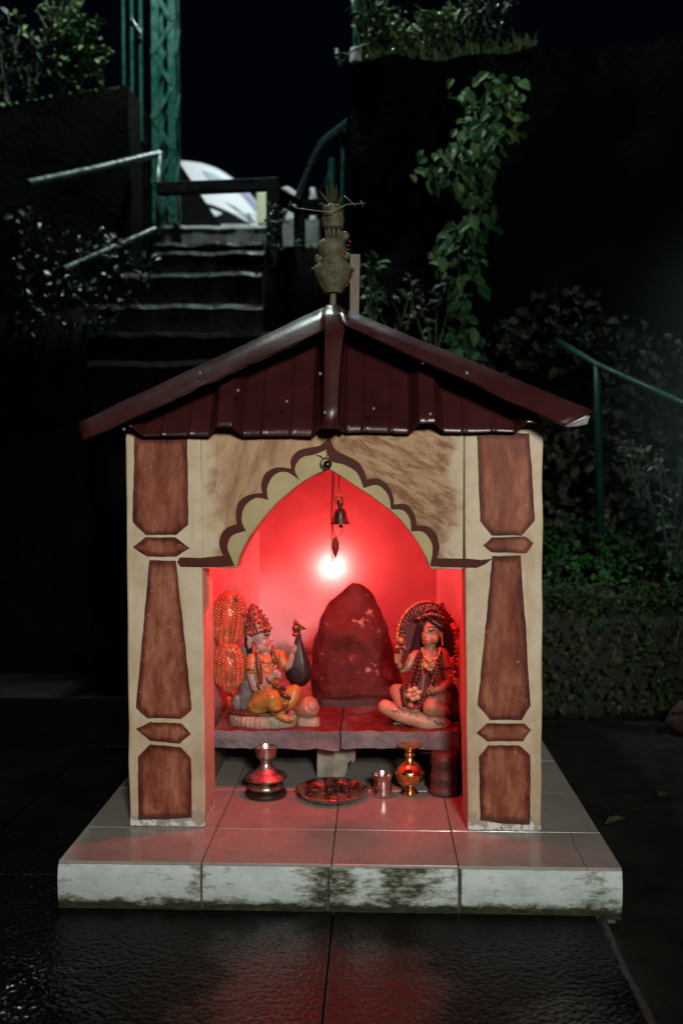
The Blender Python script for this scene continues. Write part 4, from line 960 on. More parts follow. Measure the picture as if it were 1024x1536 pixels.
b = MB(); b.limb([F(577,1056,18), F(600,1066,24), F(640,1077,26), F(664,1082,20)], [11*u,12*u,12.5*u,12*u], 16); b.limb([F(590,1066,2), F(660,1080,-2)], [14*u,13*u]); cus = obj('cushion', fuse(b, .002, 3), paint('buff_cushion_paint', (0.38,0.21,0.13), (0.54,0.33,0.21), 50, (.4,.6), .3), st, smooth=True)
b = MB()
for k in range(24): t = k/23; q = F(lerp(588,662,t), lerp(1058,1078,t)+1.5*math.sin(k*2.2), lerp(33,36,t)); b.ell(q, (1.9*u,1.5*u,1.2*u), 6, 5)
obj('cushion_trim', b, DKBR, cus, smooth=True)
b = MB(); b.limb([F(688,1042,8),F(686,1056,10)], [3.4*u,4.2*u]); b.limb([F(688,1062,8),F(686,1070,10)], [3*u,3.6*u]); obj('lotus_bud', b, SKIND, st, smooth=True)
b = MB(); b.box((F(588,1090).x, .62, zs1-.003), (F(688,1090).x, .74, zs1+.010)); obj('base', b, DKBR, st, bevel=.004)

# ------------------------------------------------------------------ finial on the ridge, wooden stake
y5 = .45; u = S(y5); FIN = simple('olive_tarnished_brass', (0.075,0.072,0.040), (0.165,0.155,0.085), 46, (0.50,0.7), 0.15, bstr=.5)
zr = lambda py: P(498, py, y5).z
fb = P(499, 458, y5); fb.z = AP.z-.01
fin = thing('roof_finial', fb, 'tarnished brass pot finial with bands, ball and leafy spikes on the roof ridge', 'finial')
def H(py): return zr(py)-fb.z
b = MB(); b.lathe([(6*u,0),(5*u,H(446)),(5*u,H(438)),(8*u,H(437))], fb, 16); obj('spigot', b, FIN, fin, smooth=True, sharp=40)
b = MB(); b.lathe([(13*u,H(440)),(20*u,H(430)),(28*u,H(416)),(31*u,H(407)),(30*u,H(403)),(24*u,H(396)),(17*u,H(388)),(14*u,H(384))], fb, 12, wob=lambda g,h: .02*math.sin(g*5)); pot = obj('pot', b, FIN, fin, smooth=True, sharp=20)
b = MB()
for k in range(26):
    a = 2*math.pi*k/26; b.ell(fb+Vector((math.cos(a)*30.6*u, math.sin(a)*30.6*u, H(405))), 1.9*u, 8, 6)
    b.ell(fb+Vector((math.cos(a)*27*u, math.sin(a)*27*u, H(400))), 1.2*u, 6, 5)
obj('pot_bead', b, FIN, pot, smooth=True)
b = MB(); b.ell(fb+Vector((-1*u,0,H(373))), (22*u,20*u,18*u), 24, 14); b.ell(fb+Vector((-20*u,0,H(388))), (8*u,7*u,7*u)); b.ell(fb+Vector((20*u,-4*u,H(386))), (7*u,7*u,6*u)); b.ell(fb+Vector((17*u,4*u,H(354))), (8*u,7*u,8*u)); b.jitter(.003, 40); obj('coconut', b, FIN, fin, smooth=True)
b = MB()
for k in range(9): a = 2*math.pi*k/9; b.tube([fb+Vector((math.cos(a)*9*u, math.sin(a)*9*u, H(360))), fb+Vector((math.cos(a)*11*u, math.sin(a)*11*u, H(342)))], 2.2*u, 8)
b.lathe([(5*u,H(362)),(5*u,H(340))], fb, 12); obj('baluster', b, FIN, fin, smooth=True)
b = MB(); b.lathe([(13*u,H(345)),(16*u,H(342)),(16.4*u,H(334)),(17.4*u,H(332)),(17.4*u,H(329)),(16*u,H(328)),(15.4*u,H(318)),(16.2*u,H(316)),(15.8*u,H(312)),(12*u,H(309)),(6*u,H(306))], fb, 30, wob=lambda g,h: .025*math.sin(g*12)); drum = obj('drum', b, FIN, fin, smooth=True, sharp=40)
LEAFD = leafmat('dry_offering_leaf', [(0.06,0.065,0.02), (0.10,0.095,0.04), (0.05,0.06,0.02)], .5)
b = MB()
for (dx, dy, tx_, ty2, wd) in ((-2,309,-22,284,7),(-5,309,-10,270,8),(0,309,0,268,9),(4,309,6,275,8),(8,310,14,292,7),(-8,310,-22,305,8)):
    for s_ in range(2):
        o_ = Vector((0,rnd(-6,6)*u,0)); b.leaf(fb+Vector((dx*u,0,H(dy)))+o_, Vector(((tx_-dx)*u, rnd(-4,4)*u, H(ty2)-H(dy))), (0,-1,.2), (Vector(((tx_-dx)*u,0,H(ty2)-H(dy)))).length, wd*.6*u, .3)
obj('spike_leaf', b, LEAFD, fin)
WIRE = simple('rusty_wire', (0.14,0.12,0.10), (0.2,0.17,0.14), 60)
b = MB(); b.tube([P(441,321,y5-.03),P(470,325,y5-.03),P(497,328,y5-.05),P(520,316,y5-.03),P(548,314,y5-.03)], .8*u, 6); b.tube([P(533,318,y5-.03),P(516,303,y5-.02)], .8*u, 6)
for i in range(len(b.v)): b.v[i].z += 9*u
b.tube([P(541,301,y5-.03),P(544,310,y5-.03)], 1*u, 5); obj('wire', b, WIRE, fin, smooth=True)
b = MB(); REDB = simple('orange_reflection_bead', (0.35,0.05,0.02), (0.5,0.14,0.05), 40, (0.1,0.2), coat=.8)  # orange beads stand in for red reflections on the finial
for (px, py) in ((511,336),(512,341),(525,366),(523,372),(521,378),(518,382),(515,387),(510,391),(529,414),(527,420),(524,426),(521,431)):
    b.ell(P(px, py, y5)+Vector((0,-17*u,0)), 1.5*u, 8, 6)
obj('reflection_bead', b, REDB, fin, smooth=True)
WOOD = simple('weathered_wood', (0.16,0.13,0.10), (0.28,0.23,0.18), 20, (0.7,0.85), stretch=(3,3,.4), bstr=.5)
y6 = .62; b = MB(); a0 = P(525,381,y6); a1 = P(540,382,y6); zz = hipL(.02)-.03
b.hexa([Vector((P(524,450,y6).x,y6,zz)),Vector((P(537,450,y6).x,y6,zz)),Vector((P(537,450,y6).x,y6+.02,zz)),Vector((P(524,450,y6).x,y6+.02,zz)), a0, a1+Vector((0,0,.002)), a1+Vector((0,.02,.002)), a0+Vector((0,.02,0))])
tag(obj('wooden_stake', b, WOOD, bevel=.002), 'short weathered wooden stake standing right of the roof finial', 'stake')
# ------------------------------------------------------------------ background: stairs, walls, rails, road, car, plants
MOSSW = simple('dark_mossy_masonry', (0.0010,0.0010,0.0010), (0.0045,0.0042,0.004), 7, (0.6,0.9), spec=.03, bstr=.8, bdist=.02, bscale=22)
CONC = simple('weathered_concrete', (0.10,0.10,0.095), (0.24,0.24,0.23), 12, (0.6,0.85), bstr=.6, bdist=.008, bscale=50)
STEPM = simple('wet_stair_stone', (0.005,0.005,0.0047), (0.020,0.020,0.019), 14, (0.25,0.6), spec=.2, bstr=.7, bdist=.008, bscale=40)
GREEN = simple('green_gloss_paint', (0.006,0.058,0.044), (0.014,0.098,0.075), 14, (0.25,0.45), 0, .15, bscale=60)
DARKP = simple('dark_iron_paint', (0.004,0.004,0.005), (0.010,0.010,0.011), 20, (0.4,0.6), spec=.12)
GREENSHADE = simple('shaded_green_paint', (0.004,0.034,0.027), (0.008,0.055,0.043), 14, (0.4,0.6), 0, .15, spec=.2)  # darker copy of the green paint, shade on the right railing in its colour
GALV = simple('wet_pipe_paint', (0.06,0.09,0.085), (0.14,0.18,0.17), 20, (0.2,0.4), 0.3)
def dY(d): return d + CAM.y
# stairs
levels = [(2.45,None),(2.9,None),(3.4,None),(3.9,None),(4.3,None),(4.7,540), (5.0,497),(5.3,455),(5.6,407),(5.9,375),(6.2,361),(6.5,336)]
spans = {497:(140,398),455:(146,386),407:(192,384),375:(238,390),361:(240,388),336:(246,392),540:(140,400)}
st = thing('stairs', P(270, 560, dY(4.7)), 'steep wet stone stairs with chipped pale edges climbing to the road', 'stairs')
prevz = 1.0
for i in range(5, len(levels)):
    d, py = levels[i]; x0p, x1p = spans[py]; Y = dY(d); a = P(x0p, py, Y); c = P(x1p, py, Y)
    zt = (a.z+c.z)/2; zb_ = (prevz if i > 5 else zt-.22)-.03; n = 46; b = MB(); land = (py == 336)
    back = 1.2 if land else .42
    for k in range(n+1):
        X = lerp(a.x-.03, c.x+.03, k/n); jz = .012*mnoise.noise(Vector((X*6, i*3.1, 0)))+.006*mnoise.noise(Vector((X*23, i*3.1, 7))); jy = .02*mnoise.noise(Vector((X*8, i*2.3, 5)))+.01*mnoise.noise(Vector((X*29, i, 1)))
        for (yy, zz) in ((.006, zb_), (.012+jy*.3, zt-.055+jz), (-.008+jy, zt-.030+jz), (.010+jy, zt-.010+jz), (.055+jy, zt+.004+jz*.6), (back, zt+.01), (back, zb_)):
            b.v.append(Vector((X, Y+yy, zz)))
    for k in range(n):
        for q in range(7): q2 = (q+1)%7; o = k*7; b.f.append((o+q, o+q2, o+7+q2, o+7+q)); b.mi.append(0)
    b.f += [tuple(range(7)), tuple(n*7+q for q in range(7))[::-1]]; b.mi += [0,0]
    obj('step', b, CONC if land else (STEPM if i > 6 else MOSSW), st, smooth=True, sharp=50)  # two lowest steps in near-black masonry, their shade put into the colour
    prevz = zt
b = rough_box((P(140,540,dY(4.7)).x-.02, dY(4.73), -.03), (P(400,540,dY(4.7)).x+.02, dY(6.4), P(270,540,dY(4.7)).z-.20), amt=.03, sc=6); obj('stair_base', b, MOSSW, st, smooth=True)
ZR = prevz     # the road level
rd = MB(); rd.box((-9, dY(7.6), ZR-.3), (12, dY(40), ZR-.02)); struct('road', rd, simple('wet_asphalt', (0.02,0.02,0.02), (0.05,0.05,0.05), 12, (0.2,0.5), bstr=.4), origin=(0, dY(7.6), ZR-.3))
# terraces left and right (retaining walls)
def wallmesh(x0, x1, Y0, Y1, zb0, ztop, nx=60, nz=30, rough=.05, sc=3):
    b = MB()
    for k in range(nx+1):
        X = lerp(x0, x1, k/nx)
        for j in range(nz+1):
            z = lerp(zb0, ztop(X), j/nz)
            b.v.append(Vector((X, Y0 + rough*mnoise.noise(Vector((X*sc, z*sc, 1)))+rough*.4*mnoise.noise(Vector((X*11, z*11, 6))), z+(rough*.3*mnoise.noise(Vector((X*9,3,3))) if j == nz else 0))))
        b.v.append(Vector((X, Y1, ztop(X)+.05))); b.v.append(Vector((X, Y1, zb0)))
    m = nz+3
    for k in range(nx):
        for j in range(m): j2 = (j+1)%m; o = k*m; b.f.append((o+j, o+j2, o+m+j2, o+m+j)); b.mi.append(0)
    b.f += [tuple(range(m)), tuple(nx*m+j for j in range(m))[::-1]]; b.mi += [0,0]
    return b
YL = dY(5.75); tl0 = P(0,157,YL); tl1 = P(193,128,YL)
ztl = lambda X: lerp(tl0.z, tl1.z, (X-tl0.x)/(tl1.x-tl0.x)) if X > tl0.x else tl0.z+(X-tl0.x)*.05
tag(obj('retaining_wall', wallmesh(-6, tl1.x, YL, YL+4, -.03, ztl), MOSSW, smooth=True, sharp=60), 'black mossy retaining wall left of the stairs with shrubs on top', 'wall')
YR = dY(4.95); tr0 = P(526,97,YR); tr1 = P(700,84,YR)
ztr = lambda X: tr0.z + (X-tr0.x)*.07 + .03*mnoise.noise(Vector((X*4,0,0)))
tag(obj('retaining_wall', wallmesh(tr0.x, 5.5, YR, YR+2.2, -.03, ztr, nx=110), MOSSW, smooth=True, sharp=60), 'tall dark retaining wall behind the shrine with a leafy vine hanging on it', 'wall')
# dark parapet between stairs and wall
b = rough_box((P(424,340,dY(6.6)).x, dY(6.6), ZR-.25), (P(478,340,dY(6.6)).x, dY(6.6)+.15, P(450,328,dY(6.6)).z), amt=.01)
tag(obj('parapet', b, CONC, smooth=True, sharp=35), 'short grey concrete parapet between the stairs and the tall wall', 'parapet')
b = rough_box((P(398,400,dY(5.4)).x, dY(5.4), -.03), (tr0.x+.02, dY(5.5), P(440,372,dY(5.4)).z), amt=.03, sc=6); tag(obj('bank_wall', b, MOSSW, smooth=True), 'low dark stone wall below the short grey parapet', 'wall')
b = rough_box((-2.6, dY(5.2), -.03), (P(142,400,dY(5.2)).x, YL+.05, P(100,470,dY(5.2)).z), amt=.05, sc=5); tag(obj('bank_wall', b, MOSSW, smooth=True), 'dark low earth wall left of the stairs overgrown with small leaves', 'wall')
WHITEP = simple('chipped_white_paint', (0.50,0.48,0.47), (0.72,0.70,0.69), 18, (0.5,0.7)); YELP = simple('pale_yellow_paint', (0.66,0.61,0.36), (0.78,0.75,0.55), 12, (0.45,0.65))
yk2 = dY(7.9)
b = MB(); A = [P(385,336,yk2), P(404,336,yk2), P(404,287,yk2), P(384,287,yk2)]; b.poly(A, (0,.14,0)); kp = tag(obj('kerb_post', b, YELP, bevel=.015), 'pale yellow painted roadside post right of the white car', 'post')
b = MB(); b.poly([P(422,281,yk2),P(432,279,yk2),P(444,288,yk2),P(444,297,yk2)], (0,.2,0)); b.box((P(425,300,yk2).x, yk2+.02, ZR-.03), (P(443,300,yk2).x, yk2+.18, P(440,294,yk2).z)); tag(obj('kerb_stone', b, WHITEP, bevel=.01), 'slanted white painted kerb stone seen under the green railing', 'kerb stone')
b = MB(); b.poly([P(464,281,yk2),P(472,281,yk2),P(473,298,yk2),P(466,292,yk2)], (0,.2,0)); b.box((P(464,300,yk2).x, yk2+.02, ZR-.03), (P(472,300,yk2).x, yk2+.18, P(466,291,yk2).z)); tag(obj('kerb_stone', b, WHITEP, bevel=.01), 'small white painted kerb stone just left of the finial tip', 'kerb stone')

# pipes and frames
def pipe(name, pts, r, mat, label, cat, n=12, group=None):
    b = MB(); b.tube(pts, r, n); return tag(obj(name, b, mat, smooth=True, sharp=60), label, cat, group)
hr = thing('handrail', P(40, 480, dY(5.0)), 'upper sloping pipe handrail on the left, ending at the lattice mast', 'handrail')
b = MB(); b.tube([P(42,275,dY(4.95)), P(140,254,dY(5.4)), P(236,231,dY(5.95)), P(240,231,dY(5.97))], .020, 12); obj('rail', b, GALV, hr, smooth=True, sharp=60)
b = MB(); b.tube([P(238,231,dY(5.95)), P(237,352,dY(5.95))], .016, 10); obj('post', b, GALV, hr, smooth=True)
pipe('handrail', [P(96,404,dY(4.9)), P(160,376,dY(5.2)), P(232,344,dY(5.6))], .017, GALV, 'lower short pipe handrail beside the left edge of the stairs', 'handrail')
gf = thing('gate_frame', P(409, 490, dY(5.55)), 'black square tube gate frame standing across the top of the stairs', 'gate frame')
def sq(b, a, c, w, h):   # square bar between two points
    a = Vector(a); c = Vector(c); t = (c-a).normalized(); s_ = t.cross(Vector((0,1,0))).normalized()
    if s_.length < .1: s_ = Vector((1,0,0))
    f_ = s_.cross(t).normalized()
    b.hexa([a-s_*w-f_*h, a+s_*w-f_*h, a+s_*w+f_*h, a-s_*w+f_*h, c-s_*w-f_*h, c+s_*w-f_*h, c+s_*w+f_*h, c-s_*w+f_*h])
yg = dY(5.55)
b = MB(); sq(b, P(236,284,yg), P(411,277,yg), .032, .03); obj('bar', b, DARKP, gf, bevel=.004)
b = MB(); q = P(409,268,yg); sq(b, q, Vector((q.x, q.y, 1.1)), .034, .034); obj('post', b, DARKP, gf, bevel=.004)
lf = thing('iron_fence', P(449, 470, dY(5.8)), 'low black iron rail and post in front of the grey parapet', 'fence')
b = MB(); sq(b, P(412,292,dY(5.7)), P(450,312,dY(5.8)), .04, .03); sq(b, P(446,312,dY(5.8)), P(482,310,dY(5.9)), .040, .03); obj('rail', b, DARKP, lf, bevel=.004)
b = MB(); q = P(449,305,dY(5.8)); sq(b, q, Vector((q.x, q.y, 1.2)), .032, .03); obj('post', b, DARKP, lf, bevel=.004)
rr = thing('railing', P(480, 330, dY(5.6)), 'green pipe railing bending upward beside the tall wall, shiny white in the light', 'railing')
b = MB(); b.tube([P(446,294,dY(6.4)), P(466,248,dY(6.0)), P(481,216,dY(5.7)), P(486,210,dY(5.6)), P(524,181,dY(5.1))], .017, 12); obj('rail', b, GREEN, rr, smooth=True, sharp=60)
for (px, p0, p1, d, r) in ((500,238,330,5.5,.024),(517,190,330,5.3,.016)):
    b = MB(); b.tube([P(px,p0,dY(d)), P(px-3,p1,dY(d))], r, 12); obj('post', b, GREEN, rr, smooth=True, sharp=60)
b = MB(); b.tube([P(484,285,dY(5.6)), P(495,262,dY(5.5))], .012, 8); obj('brace', b, GREEN, rr, smooth=True)
pipe('drain_pipe', [P(536,96,dY(5.05)), P(535,40,dY(5.05)), P(535,-60,dY(5.05))], .020, GREEN, 'dark green upright pipe rising from the top left corner of the tall wall', 'pipe')
b = MB(); q = P(533,93,dY(5.0)); b.lathe([(.03,0),(.032,.01),(.028,.07),(.0,.075)], P(534,94,dY(5.02)), 14); tag(obj('pipe_cap', b, WHITEP, smooth=True, sharp=40), 'small white cap on the corner of the tall wall top', 'cap')
# railing on the right bank
rb = thing('railing', P(896, 800, dY(4.45)), 'green pipe railing sloping down along the leafy bank on the right', 'railing')
b = MB(); b.tube([P(826,506,dY(4.75)), P(895,548,dY(4.5)), P(1024,606,dY(4.1)), P(1130,655,dY(3.8))], .017, 12); obj('rail', b, GREENSHADE, rb, smooth=True)
b = MB(); b.tube([P(895,548,dY(4.5)), P(897,640,dY(4.5)), P(900,800,dY(4.5))], .018, 12); obj('post', b, GREENSHADE, rb, smooth=True)
b = MB(); b.tube([P(1110,645,dY(3.86)), P(1114,900,dY(3.86))], .018, 12); obj('post', b, GREENSHADE, rb, smooth=True)

# lattice mast beside the landing
ym = dY(6.3); m0 = P(229,335,ym); m1 = P(264,335,ym); wd = m1.x-m0.x; mt = 5.4; xm0, xm1 = m0.x, m1.x
tw = thing('lattice_mast', Vector(((xm0+xm1)/2, ym+wd/2, m0.z)), 'tall green lattice steel mast with zigzag bracing at the head of the stairs', 'mast')
def angle(b, x, y, sx_, sy_, z0, z1, w=.045, t=.006):
    x0, x1 = sorted((x, x+sx_*w)); y0, y1 = sorted((y, y+sy_*t)); b.box((x0,y0,z0),(x1,y1,z1))
    x0, x1 = sorted((x, x+sx_*t)); y0, y1 = sorted((y+sy_*t, y+sy_*w)); b.box((x0,y0,z0),(x1,y1,z1))
for (x, y, sx_, sy_) in ((xm0,ym,1,1),(xm1,ym,-1,1),(xm0,ym+wd,1,-1),(xm1,ym+wd,-1,-1)):
    b = MB(); angle(b, x, y, sx_, sy_, m0.z, mt); obj('leg', b, GREEN, tw)
zz = m0.z+.05; k = 0
while zz < mt-.2:
    stp = .20
    for (A, B_) in (((xm0+.01,ym-.004),(xm1-.01,ym-.004)), ((xm0+.01,ym+wd+.004),(xm1-.01,ym+wd+.004)), ((xm1+.004,ym+.01),(xm1+.004,ym+wd-.01)), ((xm0-.004,ym+.01),(xm0-.004,ym+wd-.01))):
        b = MB(); a_, c_ = (A, B_) if k%2 else (B_, A); p0 = Vector((*a_, zz)); p1 = Vector((*c_, zz+stp)); t = (p1-p0).normalized()
        fl_ = Vector((0,1,0)) if abs(A[1]-B_[1]) < .02 else Vector((1,0,0)); sd = t.cross(fl_)
        b.hexa([p0-sd*.014-fl_*.003, p0+sd*.014-fl_*.003, p0+sd*.014+fl_*.003, p0-sd*.014+fl_*.003, p1-sd*.014-fl_*.003, p1+sd*.014-fl_*.003, p1+sd*.014+fl_*.003, p1-sd*.014+fl_*.003]); obj('brace', b, GREEN, tw)
    zz += stp; k += 1
pole_data = [(184,-60,128,5.9,.010,'thinnest green pole left of the lattice mast, ending at the wall top'), (197,-60,205,6.0,.012,'thin green pole left of the lattice mast, middle of three'), (210,-60,212,6.05,.012,'thin green pole nearest to the lattice mast')]
for (px, p0, p1, d, r, lab) in pole_data:
    pipe('thin_pole', [P(px,p0,dY(d)), P(px+2,p1,dY(d))], r, GREEN, lab, 'pole', 8, 'thin green poles beside the mast')
pipe('tie_bar', [P(197,30,dY(5.98)), P(212,52,dY(6.02))], .010, GREEN, 'short slanted bar joining two thin green poles', 'bar', 8)

# white hatchback parked on the road
CARW = simple('white_car_paint', (0.86,0.88,0.90), (0.90,0.92,0.94), 3, (0.10,0.2), coat=.8, bstr=.02)
GLASS = simple('dark_car_glass', (0.012,0.014,0.017), (0.02,0.022,0.026), 4, (0.03,0.06), spec=.9); TYRE = simple('tyre_rubber', (0.012,0.012,0.012), (0.025,0.025,0.025), 30, (.7,.9)); CHR = simple('car_trim', (0.10,0.10,0.12), (0.2,0.2,0.24), 20, (.2,.3), .5)
yc = dY(9.6); kc = S(yc); c0 = P(330, 336, yc); zc = ZR-.02
X_ = lambda px: P(px, 300, yc).x
Zc = lambda py: P(330, py, yc).z
cr_ = thing('car', Vector((X_(150), yc+.8, zc)), 'white parked car with rounded roof on the road above the stairs', 'car')
prof = [(395,362),(399,330),(392,312),(384,298),(366,276),(345,258),(322,243),(298,235),(262,231),(200,230),(140,234),(95,246),(60,268),(30,300),(-60,312),(-130,322),(-146,340),(-144,368),(-110,382),(330,382),(380,378)]
prof = sm(prof+[prof[0]], 4)[:-1]
b = MB(); n = len(prof); sec = [(0.0,.80),(.05,.93),(.16,1.0),(.8,1.0),(1.44,1.0),(1.55,.93),(1.60,.80)]
mid = Zc(320)
for (yy, s_) in sec:
    for (px, py) in prof:
        z = Zc(py); tum = max(0, (z-mid))*.28
        yq = yc + (lerp(0, tum, 1) + yy*(1-tum/.8) if True else yy)
        zq = mid+(z-mid)*(.985 if s_ < .9 else (.995 if s_ < 1 else 1)); xq = X_(px); xc = X_(130); xq = xc+(xq-xc)*(.975 if s_ < .9 else (.992 if s_ < 1 else 1))
        b.v.append(Vector((xq, yq, zq)))
for k in range(len(sec)-1):
    for i in range(n): i2 = (i+1)%n; b.f.append((k*n+i, k*n+i2, (k+1)*n+i2, (k+1)*n+i)); b.mi.append(0)
for base_, yq in ((0, yc), ((len(sec)-1)*n, yc+1.60)):      # flat sides, filled towards the waist line
    o0 = len(b.v)
    for i in range(n): b.v.append(Vector((b.v[base_+i].x, yq, mid)))
    for i in range(n): i2 = (i+1)%n; b.f.append((base_+i, base_+i2, o0+i2, o0+i)); b.mi.append(0)
body = obj('body', b, CARW, cr_, smooth=True, sharp=40)
def sidepanel(name, pts, mat, off=.006, thick=.005, par=None):
    b = MB(); q = []
    for (px, py) in pts:
        p = P(px, py, yc); tum = max(0, p.z-mid)*.28; q.append(Vector((p.x, yc+tum-off, p.z)))
    b.poly(q, (0, thick, 0)); return obj(name, b, mat, par or cr_)
sidepanel('quarter_window', [(305,303),(318,306),(345,318),(376,336),(312,336)], GLASS)
sidepanel('rear_window', [(300,250),(318,255),(345,272),(352,277),(322,277),(312,265)], simple('pale_reflection_glass', (0.42,0.52,0.56), (0.52,0.62,0.66), 6, (.2,.3), spec=.4))  # pale reflection on the window put into the glass colour
sidepanel('trim_strip', [(338,302),(346,306),(372,322),(384,334),(379,334),(360,319)], CHR)
sidepanel('tail_light', [(356,284),(370,287),(386,308),(384,318),(372,302)], simple('lilac_lamp_lens', (0.30,0.28,0.45), (0.4,0.38,0.55), 10, (.08,.15), coat=.5))
sidepanel('front_window', [(70,285),(100,258),(140,246),(190,244),(190,300),(80,302)], GLASS)
for px in (196,-80):
    for yy in (yc+.02, yc+1.40):
        c_ = Vector((X_(px), yy, zc+.30)); b = MB(); b.lathe([(.16,0),(.27,0),(.30,.03),(.30,.15),(.27,.18),(.16,.18)], c_, 30, axis=(0,1,0)); wh = obj('wheel', b, TYRE, cr_, smooth=True, sharp=40)
        b = MB(); b.lathe([(.02,-.004),(.15,.0),(.17,.02),(.17,.16),(.02,.17)], c_, 20, axis=(0,1,0)); obj('rim', b, CHR, wh, smooth=True, sharp=40)

# ------------------------------------------------------------------ plants
def rdir(up=0.3): 
    v = Vector((rnd(-1,1), rnd(-1,1), rnd(-1,1)+up)); return v.normalized() if v.length > .05 else Vector((0,-1,0))
LV = leafmat('vine_leaf', [(0.016,0.060,0.022), (0.028,0.090,0.028), (0.050,0.130,0.040), (0.10,0.16,0.05), (0.020,0.085,0.03)], .5, .15)
LH = leafmat('hedge_leaf', [(0.010,0.024,0.008), (0.024,0.042,0.012), (0.042,0.050,0.020), (0.014,0.034,0.011)], .55, .15)
LG = leafmat('ground_green_leaf', [(0.016,0.075,0.016), (0.03,0.11,0.025), (0.022,0.09,0.02)], .45)
LI = leafmat('ivy_leaf', [(0.010,0.026,0.016), (0.020,0.045,0.026), (0.05,0.05,0.030), (0.014,0.032,0.022), (0.10,0.085,0.05), (0.016,0.04,0.02)], .45, .3)
LDARK = leafmat('dark_leaf', [(0.008,0.016,0.010), (0.014,0.028,0.016), (0.010,0.02,0.012)], .35, .35)
LTOP = leafmat('terrace_leaf', [(0.08,0.15,0.05), (0.14,0.22,0.075), (0.24,0.29,0.13), (0.10,0.18,0.055)], .45)
LBUSH = leafmat('bush_leaf', [(0.02,0.075,0.02), (0.04,0.12,0.03), (0.07,0.16,0.05), (0.02,0.06,0.02)], .4)
STEMM = simple('plant_stem', (0.05,0.045,0.025), (0.09,0.08,0.045), 30, (.6,.8)); STEMG = simple('green_stem', (0.03,0.06,0.025), (0.06,0.10,0.04), 30, (.5,.7))

# the vine hanging down the tall wall
yv = YR-.10; vine = thing('hanging_vine', P(690,530,yv), 'leafy green creeper hanging down the tall dark wall', 'vine')
paths = [[(748,128),(742,175),(724,235),(706,290),(694,345),(690,400),(690,455),(694,525)], [(700,132),(714,180),(712,240),(698,280)], [(712,270),(682,262),(652,252),(622,262)], [(704,205),(684,228),(664,250)], [(690,345),(668,375),(652,392)], [(770,140),(752,150),(744,190)], [(742,210),(752,190),(764,165)], [(720,240),(722,300),(712,350)]]
b = MB(); lv = MB()
for pi, pth in enumerate(paths):
    s3 = [P(x, y, yv + .04*math.sin(y*.05+pi)) for x, y in sm(pth, 5)]
    b.tube(s3, .006, 6)
    cnt = [190,58,38,32,22,24,18,52][pi]
    for k in range(cnt):
        q = random.choice(s3) + Vector((rnd(-.075,.075), rnd(-.13,.03), rnd(-.05,.05)))
        d_ = Vector((rnd(-.8,.8), rnd(-.6,.05), rnd(-1.3,-.1))); L = rnd(.045,.09)
        lv.leaf(q, d_, Vector((rnd(-.5,.5), -1, rnd(-.1,.9))), L, L*rnd(.5,.68), rnd(.05,.3), rnd(0,.3))
obj('stem', b, STEMM, vine, smooth=True); obj('foliage', lv, LV, vine)
# a few broad leaves by the roof on the right
def stemplant(name, px, py, d, h, n, mat, label, cat='plant', L=(.05,.09), spread=.14, lean=0, group=None, wd=.45, ns=4):
    Y = dY(d); base = P(px, py, Y); t = thing(name, base, label, cat, group); sb = MB(); lb_ = MB()
    for s_ in range(ns):
        top = base + Vector((rnd(-spread,spread)+lean, rnd(-spread,spread)*.6, h*rnd(.65,1))); m = lerp(base, top, .5)+Vector((rnd(-.03,.03),rnd(-.03,.03),.02)); pts = [base+Vector((rnd(-.02,.02),0,0)), m, top]; pts = [Vector(q) for q in sm([tuple(q) for q in pts], 4)]
        sb.tube(pts, [lerp(.007,.0025,i/(len(pts)-1)) for i in range(len(pts))], 6)
        for k in range(max(2, n//ns)):
            f_ = rnd(.15,1); q = pts[min(len(pts)-1, int(f_*len(pts)))]; l_ = rnd(*L); dd = Vector((rnd(-1,1), rnd(-1,.6), rnd(-.2,.8))); lb_.leaf(q, dd, Vector((rnd(-.4,.4),-.5,1)), l_, l_*wd*rnd(.8,1.2), rnd(.1,.3), rnd(0,.5))
    obj('stem', sb, STEMG, t, smooth=True); obj('foliage', lb_, mat, t); return t
stemplant('leafy_plant', 560, 500, 4.6, .42, 40, LV, 'broad leaved plant against the wall just right of the wooden stake')
stemplant('leafy_plant', 600, 520, 4.7, .36, 46, LI, 'dull brownish plant behind the right roof slope, below the vine')
stemplant('leafy_plant', 650, 540, 4.75, .40, 50, LI, 'dark bushy plant behind the roof, at the foot of the vine')
stemplant('leafy_plant', 440, 430, 5.5, .26, 50, LV, 'dark green plant in front of the grey parapet', L=(.03,.06))
stemplant('leafy_plant', 410, 400, 5.35, .40, 60, LDARK, 'black leaved plant at the right end of the steps', L=(.03,.06))
stemplant('seedling', 512, 100, 4.95, .14, 7, LTOP, 'tiny yellowish seedling at the very corner of the tall wall', L=(.03,.05), ns=2)
